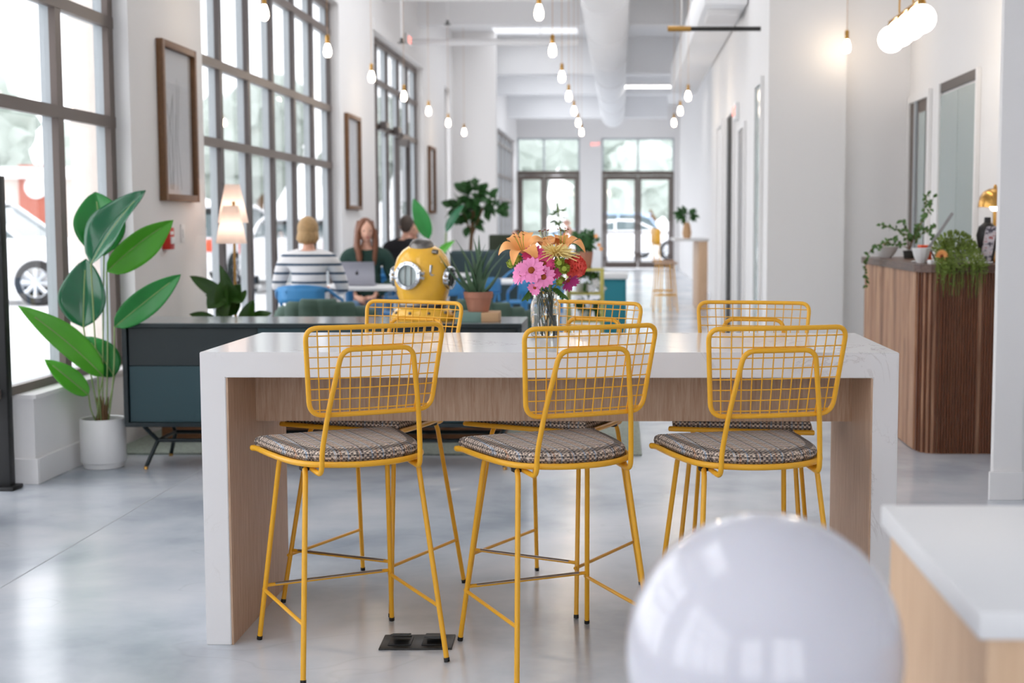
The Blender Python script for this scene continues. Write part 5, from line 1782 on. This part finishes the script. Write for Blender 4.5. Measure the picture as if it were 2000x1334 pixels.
# sofa and plants further back
sf = thing('sofa', 'dark slate sofa back beyond the white tables', 'sofa', (-1.45, 16.3, 0))
MB().rbox(-0.56, 0.56, -0.1, 0.1, 0.1, 0.98, 0.05, 4).build('backrest', 'slate_fabric', sf)
MB().rbox(-0.56, 0.56, 0.08, 0.75, 0.18, 0.45, 0.05, 4).build('seat', 'slate_fabric', sf)
for s in (-1, 1):
    MB().rbox(s * 0.5 - 0.08, s * 0.5 + 0.08, 0.0, 0.75, 0.14, 0.66, 0.04, 3).build('armrest', 'slate_fabric', sf)
    for y in (-0.04, 0.65):
        MB().tube([(s * 0.46, y, 0.15), (s * 0.48, y, 0.0)], 0.02, 8).build('leg', 'frame_wood', sf)
pb = thing('square_planter', 'dark olive square planter box on a plinth beyond the sofa', 'planter', (-1.53, 18.0, 0))
mat('olive_box', srgb(44, 52, 34), rough=0.7)
MB().rbox(-0.17, 0.17, -0.15, 0.15, 0.74, 1.15, 0.01).build('box', 'olive_box', pb)
MB().rbox(-0.15, 0.15, -0.13, 0.13, 0.0, 0.74, 0.01).build('plinth', 'white_paint', pb)
MB().rbox(-0.15, 0.15, -0.13, 0.13, 1.12, 1.152, 0.004).build('soil', 'soil', pb)

tt = thing('fig_tree', 'tall indoor tree with dark round leaves before the return wall', 'plant', (-2.36, 22.0, 0))
MB().lathe([(0.0, 0.0), (0.2, 0.0), (0.25, 0.45), (0.23, 0.45), (0.0, 0.4)], seg=28).build('pot', 'white_ceramic', tt)
b = MB(); b.tube([(0, 0, 0.38), (-0.03, 0, 0.8), (0.02, 0, 1.5)], 0.03, 8); b.tube([(0.0, 0, 1.1), (0.18, 0, 1.55)], 0.018, 8); b.tube([(0.0, 0, 1.1), (-0.15, 0, 1.5)], 0.018, 8)
b.build('trunk', 'stem_brown', tt)
b = MB()
for c, n, sp in (((0.02, 0, 1.75), 50, (0.17, 0.2, 0.2)), ((-0.17, 0, 1.55), 40, (0.14, 0.2, 0.14)), ((0.18, 0, 1.6), 40, (0.18, 0.2, 0.14)), ((0.38, 0, 1.55), 14, (0.08, 0.1, 0.08)), ((-0.05, 0, 1.3), 24, (0.14, 0.15, 0.1))):
    leafy(b, c, n, sp, 0.17, rnd, 0.75)
b.build('foliage', 'leaf_tree', tt)
pl = thing('banana_plant', 'young plant with two upright broad leaves between the man in black and the indoor tree', 'plant', (-1.9, 14.6, 0))
MB().lathe([(0.0, 0.0), (0.13, 0.0), (0.16, 0.3), (0.15, 0.3), (0.0, 0.27)], seg=24).build('pot', 'terracotta', pl)
MB().leaf((-0.12, 0, 1.13), (-0.29, 0.05, 1.56), (0.2, -1, 0.1), 0.17, 0.2, 0.1, n=10, m=4).build('leaf', 'leaf_green', pl)
MB().leaf((0.06, 0, 1.2), (0.24, 0.1, 1.5), (-0.5, -1, 0.9), 0.12, 0.2, 0.1, n=10, m=4).build('leaf', 'leaf_deep', pl)
MB().leaf((-0.05, 0, 0.95), (0.16, -0.1, 1.12), (0.1, -1, 0.4), 0.09, 0.2, 0.1, n=10, m=4).build('leaf', 'leaf_bright', pl)
for q in ((-0.12, 0, 1.13), (0.06, 0, 1.2), (-0.05, 0, 0.95)):
    MB().tube([(q[0] * 0.1, 0, 0.25), (q[0] * 0.5, 0, 0.7), q], 0.009, 8).build('stem', 'stem_green', pl)

# plant stand beside the corridor
ps = thing('plant_stand', 'yellow green metal plant stand behind the flower jar', 'plant stand', (-0.36, 14.1, 0))
mat('chartreuse_metal', srgb(196, 186, 96), rough=0.5)
for sx in (-0.17, 0.17):
    for sy in (-0.14, 0.14):
        MB().rbox(sx - 0.018, sx + 0.018, sy - 0.018, sy + 0.018, 0, 0.84, 0.004).build('leg', 'chartreuse_metal', ps)
for z in (0.30, 0.58, 0.82):
    MB().rbox(-0.19, 0.19, -0.16, 0.16, z, z + 0.022, 0.004).build('shelf', 'chartreuse_metal', ps)
tp_ = thing('potted_shrub', 'round dark green shrub in a terracotta pot on top of the plant stand', 'plant', (-0.37, 14.1, 0.8425))
MB().lathe([(0.0, 0.0), (0.07, 0.0), (0.09, 0.17), (0.08, 0.17), (0.0, 0.15)], seg=24).build('pot', 'terracotta', tp_)
b = MB(); leafy(b, (0, 0, 0.28), 120, (0.11, 0.11, 0.11), 0.06, rnd, 0.7)
b.ell((0, 0, 0.27), 0.09, 0.09, 0.1, 14, 10)
b.build('foliage', 'leaf_tree', tp_)
b = MB()
for q in ((0.15, -0.04, 0.24), (0.17, -0.04, 0.2), (0.12, -0.1, 0.33)):
    for k in range(5):
        a = k * 2 * PI / 5
        b.leaf(q, Vector(q) + Vector((0.025 * math.cos(a), -0.01, 0.025 * math.sin(a))), (0, -1, 0), 0.018, n=4, m=2)
b.build('blossoms', 'petal_orange', tp_)
for k, (x, z, w_, m_) in enumerate(((-0.03, 0.6025, 0.14, 'leaf_vine'), (0.0, 0.3225, 0.15, 'leaf_dark'))):
    q = thing('potted_plant', ('leafy plant with white blooms on the middle shelf of the plant stand', 'dark leafy plant on the lower shelf of the plant stand')[k], 'plant', (-0.36 + x, 14.1, z))
    MB().lathe([(0.0, 0.0), (0.055, 0.0), (0.07, 0.09), (0.06, 0.09), (0.0, 0.08)], seg=20).build('pot', 'white_ceramic', q)
    b = MB(); leafy(b, (0.04, 0, 0.13), 60, (w_ * 0.7, 0.1, 0.08), 0.1, rnd, 0.4)
    b.build('foliage', m_, q)
    if k == 0:
        b = MB()
        for r_ in ((0.14, -0.1, 0.1), (0.2, -0.08, 0.04), (0.1, -0.12, 0.05)):
            for j in range(5):
                a = j * 2 * PI / 5
                b.leaf(r_, Vector(r_) + Vector((0.05 * math.cos(a), -0.015, 0.05 * math.sin(a))), (0, -1, 0.2), 0.04, n=4, m=2)
        b.build('blossoms', 'white_paint', q)
lt = thing('tall_potted_plant', 'slender plant with peach blooms rising behind the lilies', 'plant', (-0.72, 16.5, 0))
MB().lathe([(0.0, 0.0), (0.12, 0.0), (0.15, 0.28), (0.14, 0.28), (0.0, 0.25)], seg=24).build('pot', 'white_ceramic', lt)
MB().tube([(0, 0, 0.25), (0.02, 0, 0.9), (-0.02, 0, 1.5)], 0.012, 8).build('stem', 'stem_green', lt)
b = MB(); leafy(b, (-0.02, 0, 1.36), 36, (0.06, 0.06, 0.18), 0.08, rnd, 0.5); leafy(b, (0, 0, 1.0), 30, (0.1, 0.1, 0.25), 0.1, rnd, 0.5)
b.build('foliage', 'leaf_vine', lt)
b = MB()
for q in ((0.08, -0.05, 1.3), (0.1, -0.05, 1.22), (0.14, -0.05, 1.18)):
    for k in range(6):
        a = k * PI / 3
        b.leaf(q, Vector(q) + Vector((0.05 * math.cos(a), -0.01, 0.05 * math.sin(a))), (0, -1, 0.1), 0.04, n=4, m=2)
mat('petal_peach', srgb(240, 190, 170), rough=0.6)
b.build('blossoms', 'petal_peach', lt)
tc = thing('storage_bench', 'teal bench with a white top right of the plant stand', 'bench', (-0.08, 15.2, 0))
MB().rbox(-0.11, 0.14, -0.25, 0.25, 0.06, 0.70, 0.01).build('body', 'teal_fabric', tc)
MB().rbox(-0.14, 0.16, -0.28, 0.28, 0.70, 0.76, 0.01).build('top', 'table_white', tc)
MB().rbox(-0.1, 0.13, -0.23, 0.23, 0.0, 0.06, 0.004).build('plinth', 'dark_plate', tc)

# far bar counter with stools and a plant
bc = thing('bar_counter', 'pale wood bar counter far down the right of the corridor', 'counter', (1.06, 20.7, 0))
MB().rbox(-0.26, 0.26, 0.0, 1.6, 1.03, 1.07, 0.005).build('counter_top', 'table_white', bc)
MB().rbox(0.1, 0.24, 0.02, 1.58, 0.0, 1.03, 0.004).build('end_panel', 'pale_oak', bc)
for k, y in enumerate((20.3, 21.6)):
    t = thing('counter_stool', ('yellow stool beside the far bar counter, nearer one', 'yellow stool beside the far bar counter, farther one')[k], 'bar stool', (0.66, y, 0), R(-70), 'yellow stools at the far bar')
    b = MB(); b.lathe([(0.0, 0.70), (0.17, 0.70), (0.18, 0.715), (0.17, 0.73), (0.0, 0.735)], seg=20); b.build('seat', 'light_oak', t)
    for a in range(4):
        q = PI / 4 + a * PI / 2
        MB().tube([(0.12 * math.cos(q), 0.12 * math.sin(q), 0.7), (0.19 * math.cos(q), 0.19 * math.sin(q), 0.0)], 0.01, 8).build('leg', 'yellow_metal', t)
    MB().tube([(0.16 * math.cos(2 * PI * j / 16), 0.16 * math.sin(2 * PI * j / 16), 0.25) for j in range(16)], 0.008, 6, closed=True).build('foot_ring', 'yellow_metal', t)
    rows = [[(x, -0.16 + 0.9 * x * x - 0.03 * (z - 0.9), z) for x in (-0.14, -0.07, 0, 0.07, 0.14)] for z in (0.98, 1.05, 1.14, 1.22)]
    o = MB().grid(rows).build('backrest', 'yellow_metal', t); o.modifiers.new('thickness', 'SOLIDIFY').thickness = 0.01
    for sx in (-0.1, 0.1):
        MB().tube([(sx, -0.12, 0.72), (sx, -0.155, 1.1)], 0.008, 8).build('back_post', 'yellow_metal', t)
vp = thing('vase_plant', 'pale vase with dark leaves on the far bar counter', 'plant', (1.0, 21.0, 1.0705))
MB().lathe([(0.0, 0.0), (0.05, 0.0), (0.07, 0.08), (0.05, 0.2), (0.035, 0.24), (0.03, 0.24), (0.0, 0.2)], seg=20).build('vase', 'kraft', vp)
b = MB(); leafy(b, (0.0, 0, 0.36), 40, (0.13, 0.08, 0.05), 0.12, rnd, 0.6)
b.build('foliage', 'leaf_tree', vp)
b = MB(); b.tube([(0, 0, 0.2), (-0.06, 0, 0.34)], 0.006, 6); b.tube([(0, 0, 0.2), (0.07, 0, 0.36)], 0.006, 6); b.build('stem', 'stem_green', vp)
# ================================================================== RECEPTION DESK
DZ = 1.075
dk = thing('reception_desk', 'walnut reception desk with plank side and ribbed rounded front', 'desk', (1.70, 7.8, 0))
# plan: left side runs back along y, front faces -y with a rounded corner
poly = [(-0.0, 1.8), (0.0, 0.12), (0.012, 0.055), (0.05, 0.012), (0.12, 0.0), (0.64, -0.01), (0.64, 0.3), (0.35, 0.35), (0.35, 1.8)]
MB().prism(poly, 0.0, DZ - 0.045).build('body', 'walnut', dk, smooth=False)
b = MB()
for k in range(10):                      # side planks
    y0 = 0.13 + k * 0.167
    b.rbox(-0.012, 0.004, y0 + 0.0015, y0 + 0.1655, 0.004, DZ - 0.047, 0.002)
b.build('side_plank', 'walnut', dk, smooth=False)
mat_wood('walnut_rib', srgb(54, 25, 13), srgb(126, 70, 38), scale=(24, 24, 0.5), rough=0.35)
b = MB()
for k in range(35):                      # ribbed front
    x0 = 0.1 + k * 0.0155
    if 0.315 < x0 < 0.33:
        continue
    b.rbox(x0, x0 + 0.010, -0.016, 0.008, 0.004, DZ - 0.047, 0.002)
for k in range(5):
    a = PI + PI / 2 * (k + 0.5) / 5
    cx, cy = 0.1 + 0.1 * math.cos(a), 0.11 + 0.11 * math.sin(a)
    b.rbox(cx - 0.007, cx + 0.005, cy - 0.008, cy + 0.012, 0.004, DZ - 0.047, 0.002)
b.build('ribbed_front', 'walnut_rib', dk, smooth=False)
ptop = [(-0.03, 1.83), (-0.03, 0.1), (-0.012, 0.03), (0.04, -0.02), (0.12, -0.035), (0.66, -0.045), (0.66, 0.4), (0.42, 0.42), (0.42, 1.83)]
mat_wood('walnut_top', srgb(66, 44, 36), srgb(112, 84, 70), scale=(6, 0.6, 6), rough=0.3)
MB().prism(ptop, DZ - 0.045, DZ).build('desk_top', 'walnut_top', dk, smooth=False)

def bowl(x, y, r, h, lab, faceted=False):
    t = thing('bowl', lab, 'bowl', (x, y, DZ + 0.0005))
    sg = 10 if faceted else 32
    MB().lathe([(0.0, 0.0), (r * 0.45, 0.0), (r * 0.5, 0.006), (r * 0.8, h * 0.5), (r, h), (r * 0.95, h), (r * 0.74, h * 0.5), (r * 0.4, 0.02), (0.0, 0.016)], seg=sg).build('shell', 'white_ceramic', t, ang=20 if faceted else 60)
    return t
bowl(1.765, 9.25, 0.085, 0.075, 'wide white bowl with a red blossom at the far left of the desk')
fr = thing('red_blossom', 'red blossom lying on the wide white bowl', 'flower', (1.755, 9.22, DZ + 0.082))
b = MB()
for k in range(8):
    a = k * PI / 4
    b.leaf((0, 0, 0), (0.036 * math.cos(a), 0.036 * math.sin(a), 0.016), (0, 0, 1), 0.026, n=4, m=2)
b.build('petals', 'red_plastic', fr)
MB().ell((0, 0, 0.004), 0.011, 0.011, 0.008, 10, 6).build('flower_eye', 'dark_plate', fr)
bowl(1.735, 8.02, 0.056, 0.088, 'small faceted white bowl at the front corner of the desk', True)
cd = thing('card_box', 'small bright orange box behind the faceted bowl', 'box', (1.815, 8.3, DZ + 0.0005), 0.2)
mat('bright_orange', srgb(240, 90, 30), rough=0.5)
MB().rbox(-0.035, 0.035, -0.025, 0.025, 0.0, 0.1, 0.003).build('box_body', 'bright_orange', cd)
MB().rbox(-0.0355, 0.0355, -0.0255, 0.0255, 0.085, 0.092, 0.001).build('box_lid', 'red_plastic', cd)
cc = thing('card_stack', 'little white stack of cards at the front edge of the desk', 'cards', (1.775, 7.9, DZ + 0.0005), 0.1)
MB().rbox(-0.022, 0.022, -0.03, 0.03, 0, 0.022, 0.001).build('cards', 'sign_white', cc)
# tablet on a stand, tilted back
tb = thing('tablet', 'thin grey screen tilted back on the desk, seen edge-on', 'screen', (1.79, 8.25, DZ + 0.0005), R(-13))
bm = bmesh.new(); bmesh.ops.create_cube(bm, size=1)
for v in bm.verts:
    v.co = Vector((v.co.x * 0.018, v.co.y * 0.3, v.co.z * 0.34 + 0.17))
bmesh.ops.bevel(bm, geom=list(bm.edges), offset=0.003, segments=2, affect='EDGES')
MB().bm(bm, Matrix.Translation((-0.015, 0, 0.004)) @ Matrix.Rotation(R(33), 4, 'Y')).build('panel', 'door_grey', tb)
MB().rbox(-0.06, 0.1, -0.12, 0.12, 0, 0.008, 0.003).build('base', 'steel', tb)
MB().tube([(0.08, 0, 0.005), (0.045, 0, 0.085)], 0.006, 8).build('strut', 'steel', tb)
of = thing('orange_flower', 'round orange blossom leaning against the trailing plant', 'flower', (1.80, 7.80, DZ + 0.045))
b = MB()
for k in range(18):
    a = k * 2 * PI / 18
    b.leaf((0, 0, 0), (0.038 * math.cos(a), -0.012, 0.042 * math.sin(a)), (0, -1, 0), 0.016, n=4, m=2)
    b.leaf((0, -0.004, 0), (0.024 * math.cos(a + .2), -0.018, 0.027 * math.sin(a + .2)), (0, -1, 0), 0.013, n=4, m=2)
b.build('petals', 'petal_orange', of)
MB().ell((0, -0.012, 0), 0.011, 0.006, 0.011, 10, 8).build('flower_eye', 'stamen', of)
MB().tube([(0, 0.0, 0), (0.01, 0.02, -0.044)], 0.004, 6).build('stem', 'stem_green', of)
# trailing plant hanging over the desk edge
rn = random.Random(21)
tr = thing('trailing_plant', 'lush green trailing plant spilling over the front of the desk', 'plant', (1.905, 7.93, DZ + 0.0005))
MB().lathe([(0.0, 0.0), (0.06, 0.0), (0.075, 0.07), (0.068, 0.07), (0.0, 0.06)], seg=24).build('pot', 'white_ceramic', tr)
b = MB(); s_ = MB()
for k in range(90):
    a = rn.uniform(PI * 0.95, PI * 2.05)
    rr = rn.uniform(0.05, 0.13)
    ex = Vector((rr * math.cos(a) * 1.1, -abs(rr * math.sin(a)) - 0.02, 0))
    top = Vector((ex.x * 0.6, ex.y * 0.5, 0.12 + rn.uniform(-0.03, 0.05)))
    yv = -0.175 - rn.uniform(0.0, 0.035)
    drop = rn.uniform(-0.19, 0.03)
    pts = [Vector((0, 0, 0.07)), top, Vector((ex.x, min(ex.y, -0.1), 0.06)), Vector((ex.x * 1.05, yv, 0.0)), Vector((ex.x * 1.08 + rn.uniform(-.01, .01), yv - 0.004, drop))]
    path = fillet(pts, 0.05, 4)
    s_.tube(path, 0.0012, 4)
    for q in range(2, len(path) - 1):
        for h in range(2):
            p = path[q].lerp(path[q + 1], h / 2)
            d = Vector((rn.uniform(-1, 1), rn.uniform(-1, 0.3), rn.uniform(-0.6, 0.6)))
            b.leaf(p, p + d * 0.016, (rn.uniform(-.5, .5), -1, rn.uniform(0, 1)), 0.008, n=3, m=1)
for k in range(260):
    d = Vector((rn.gauss(0, 1), rn.gauss(0, 1), abs(rn.gauss(0, 1)))).normalized()
    p = Vector((d.x * 0.115, d.y * 0.09, 0.06 + d.z * 0.11))
    b.leaf(p, p + (d + Vector((0, 0, 0.3))) * 0.022, (rn.uniform(-1, 1), -1, rn.uniform(0, 1)), 0.009, n=3, m=1)
mat('leaf_trail', srgb(106, 126, 46), rough=0.5, var=0.45, vscale=9)
s_.build('stems', 'leaf_trail', tr); b.build('foliage', 'leaf_trail', tr)
# brass mushroom lamp
ml = thing('mushroom_lamp', 'brass dome table lamp at the right end of the desk', 'lamp', (2.2, 8.2, DZ + 0.0005))
MB().lathe([(0.0, 0.0), (0.07, 0.0), (0.072, 0.012), (0.02, 0.022), (0.0, 0.022)], seg=28).build('base', 'brass', ml)
MB().tube([(0, 0, 0.02), (0, 0, 0.36)], 0.011, 12).build('pole', 'brass', ml)
MB().lathe([(0.098, 0.325), (0.097, 0.345), (0.088, 0.385), (0.068, 0.415), (0.035, 0.432), (0.012, 0.436), (0.008, 0.455), (0.0, 0.458)], seg=36, cap=False).build('dome', 'brass', ml, ang=60)
MB().ell((0, 0, 0.335), 0.03, 0.03, 0.034, 14, 10).build('bulb', 'bulb_glow', ml)
ac = thing('acrylic_display', 'clear standing block with pink and grey pattern before the brass lamp', 'display', (2.085, 7.95, DZ + 0.0005), 0.15)
m_ = mat('patterned_print', srgb(190, 180, 186), rough=0.15, var=0)
nt = m_.node_tree
mp = mapped(nt, (1, 1, 1)); nz = nt.nodes.new('ShaderNodeTexNoise'); nz.inputs['Scale'].default_value = 38; nz.inputs['Detail'].default_value = 2
nt.links.new(mp.outputs['Vector'], nz.inputs['Vector'])
rp = ramp(nt, [(0.38, srgb(80, 76, 88)), (0.48, srgb(206, 200, 206)), (0.58, srgb(214, 206, 210)), (0.66, srgb(176, 104, 104))])
nt.links.new(nz.outputs['Fac'], rp.inputs['Fac']); nt.links.new(rp.outputs['Color'], nt.nodes['Principled BSDF'].inputs['Base Color'])
bm = bmesh.new(); bmesh.ops.create_cube(bm, size=1)
for v in bm.verts:
    v.co = Vector((v.co.x * 0.062 + 0.035 * (v.co.z + 0.5), v.co.y * 0.02, v.co.z * 0.2 + 0.112))
bmesh.ops.bevel(bm, geom=list(bm.edges), offset=0.004, segments=2, affect='EDGES')
MB().bm(bm).build('block', 'patterned_print', ac)
MB().rbox(-0.035, 0.035, -0.03, 0.03, 0, 0.013, 0.003).build('foot', 'chrome', ac)
vz = thing('black_vase', 'round black vase behind the patterned block', 'vase', (2.125, 8.07, DZ + 0.0005))
MB().lathe([(0.0, 0.0), (0.035, 0.0), (0.05, 0.08), (0.062, 0.16), (0.05, 0.21), (0.02, 0.235), (0.018, 0.265), (0.013, 0.265), (0.0, 0.24)], seg=28).build('vase_body', 'black_plastic', vz)
# creeping vine behind the desk
vn = thing('vine_plant', 'loose twiggy vine with small leaves at the back left of the desk', 'plant', (1.9, 9.15, DZ + 0.0005))
MB().lathe([(0.0, 0.0), (0.034, 0.0), (0.042, 0.05), (0.038, 0.05), (0.0, 0.04)], seg=24).build('pot', 'dark_plate', vn)
s_ = MB(); b = MB()
VP = [[(0, 0, .06), (-.05, 0, .18), (-.13, 0, .2), (-.19, 0, .22)], [(0, 0, .06), (-.03, 0, .2), (-.05, .02, .25)], [(0, 0, .06), (.06, 0, .22), (.13, 0, .3), (.155, .02, .4)], [(0, 0, .06), (.08, -.05, .18), (.16, -.05, .2)],
      [(0, 0, .06), (-.1, 0, .1), (-.24, -.02, .09), (-.29, 0, -.02), (-.27, .05, -.18)], [(0, 0, .06), (.1, .05, .25), (.12, .05, .42)], [(0, 0, .06), (.04, .05, .16), (.1, .1, .2), (.18, .05, .12)], [(0, 0, .06), (-.12, -.05, .14), (-.2, -.05, .06)]]
for P_ in VP:
    path = fillet([Vector(p) for p in P_], 0.05, 4)
    path = subdiv(path, 0.025)
    s_.tube(path, 0.002, 5)
    for q in range(3, len(path)):
        for h in range(2):
            d = Vector((rn.uniform(-1, 1), rn.uniform(-1, 1), rn.uniform(-0.7, 1)))
            b.leaf(path[q], path[q] + d * 0.034, (rn.uniform(-.6, .6), -1, rn.uniform(0, 1)), 0.022, n=4, m=2)
s_.build('stems', 'stem_brown', vn); b.build('foliage', 'leaf_vine', vn)

# ================================================================== FOREGROUND
ct = thing('service_counter', 'white topped pale oak counter in the right foreground', 'counter', (0.366, 1.384, 0))
MB().rbox(0.0, 1.4, 0.0, 0.535, 0.884, 0.914, 0.0025).build('counter_top', 'matte_white', ct, ang=30)
MB().box(0.012, 1.38, 0.012, 0.523, 0.08, 0.884).build('cabinet', 'pale_oak', ct, smooth=False)
MB().box(0.04, 1.36, 0.04, 0.5, 0.0, 0.08).build('plinth', 'dark_plate', ct, smooth=False)
b = MB(); b.box(0.012 + 0.45, 0.012 + 0.453, 0.009, 0.013, 0.1, 0.88); b.box(0.012 + 0.9, 0.012 + 0.903, 0.009, 0.013, 0.1, 0.88)
b.build('door_gap', 'dark_plate', ct, smooth=False)
gl = thing('globe_lamp', 'large glossy white glass globe lamp in the foreground', 'lamp', (0.149, 1.4, 0))
MB().ell((0, 0, 0.867), 0.1435, 0.1435, 0.1435, 64, 40).build('globe', 'globe_glass', gl, ang=180)
MB().lathe([(0.0, 0.0), (0.1, 0.0), (0.1, 0.02), (0.012, 0.03), (0.0, 0.03)], seg=32).build('base', 'brass', gl)
MB().tube([(0, 0, 0.03), (0, 0, 0.72)], 0.01, 12).build('pole', 'brass', gl)
MB().lathe([(0.0, 0.715), (0.045, 0.715), (0.06, 0.745), (0.055, 0.75), (0.0, 0.75)], seg=28).build('holder', 'brass', gl)

# ================================================================== PENDANT LAMPS
def pendant(lab, x, y, z, group):
    t = thing('pendant_bulb', lab, 'pendant lamp', (x, y, z), 0, group)
    prof = [(0.0, -0.055), (0.014, -0.052), (0.026, -0.04), (0.031, -0.02), (0.03, 0.0), (0.024, 0.025), (0.016, 0.045), (0.013, 0.055), (0.0, 0.055)]
    MB().lathe(prof, seg=20, cap=False).build('bulb', 'bulb_glow', t, ang=180)
    MB().lathe([(0.0, 0.05), (0.015, 0.05), (0.017, 0.06), (0.017, 0.115), (0.01, 0.125), (0.0, 0.127)], seg=16).build('socket', 'brass', t)
    MB().tube([(0, 0, 0.12), (0, 0, CEIL - z)], 0.002, 6).build('cord', 'kraft', t)
    MB().lathe([(0.0, CEIL - z - 0.02), (0.05, CEIL - z - 0.02), (0.055, CEIL - z), (0.0, CEIL - z)], seg=20).build('canopy', 'white_paint', t)
    return t
ORD = ('first', 'second', 'third', 'fourth', 'fifth', 'sixth', 'seventh')
ROWS = {'window': ('the row along the windows', -2.375), 'middle': ('the middle row over the room', -0.545), 'right': ('the row at the right of the corridor', 0.74)}
p0 = None
for key, (ph, x) in ROWS.items():
    ks = range(7) if key != 'right' else (3, 4, 5)
    for j, k in enumerate(ks):
        y = 9.33 + 2.035 * k
        xx = x + {'window': -0.004 * (k * 2), 'middle': -0.007 * k * 1.5, 'right': 0.0}[key]
        lab = 'glowing bulb pendant, %s from the camera in %s' % (ORD[j], ph)
        if p0 is None:
            p0 = pendant(lab, xx, y, 2.7, 'bulb pendants hanging in rows')
        else:
            c = copy_tree(p0); c.location = (xx, y, 2.7); c['label'] = lab
c = copy_tree(p0); c.location = (1.785, 11.12, 2.7); c['label'] = 'glowing bulb pendant close to the corner of the white pier'

cl = thing('globe_chandelier', 'row of four glowing white glass globes hung over the reception desk', 'chandelier', (1.688, 8.35, 2.45))
for k in range(4):
    y = -0.43 + k * 0.29
    MB().ell((0, y, 0), 0.082, 0.082, 0.082, 32, 20).build('globe', 'lit_globe', cl, ang=180)
    MB().lathe([(0.0, 0.105), (0.02, 0.105), (0.026, 0.078), (0.0, 0.074)], c=(0, y, 0), seg=16).build('globe_cap', 'brass', cl)
MB().tube([(0, -0.5, 0.115), (0, 0.51, 0.115)], 0.009, 10).build('rail', 'brass', cl)
for y in (-0.2, 0.2):
    MB().tube([(0, y, 0.115), (0, y, CEIL - 2.45)], 0.006, 8).build('rod', 'brass', cl)
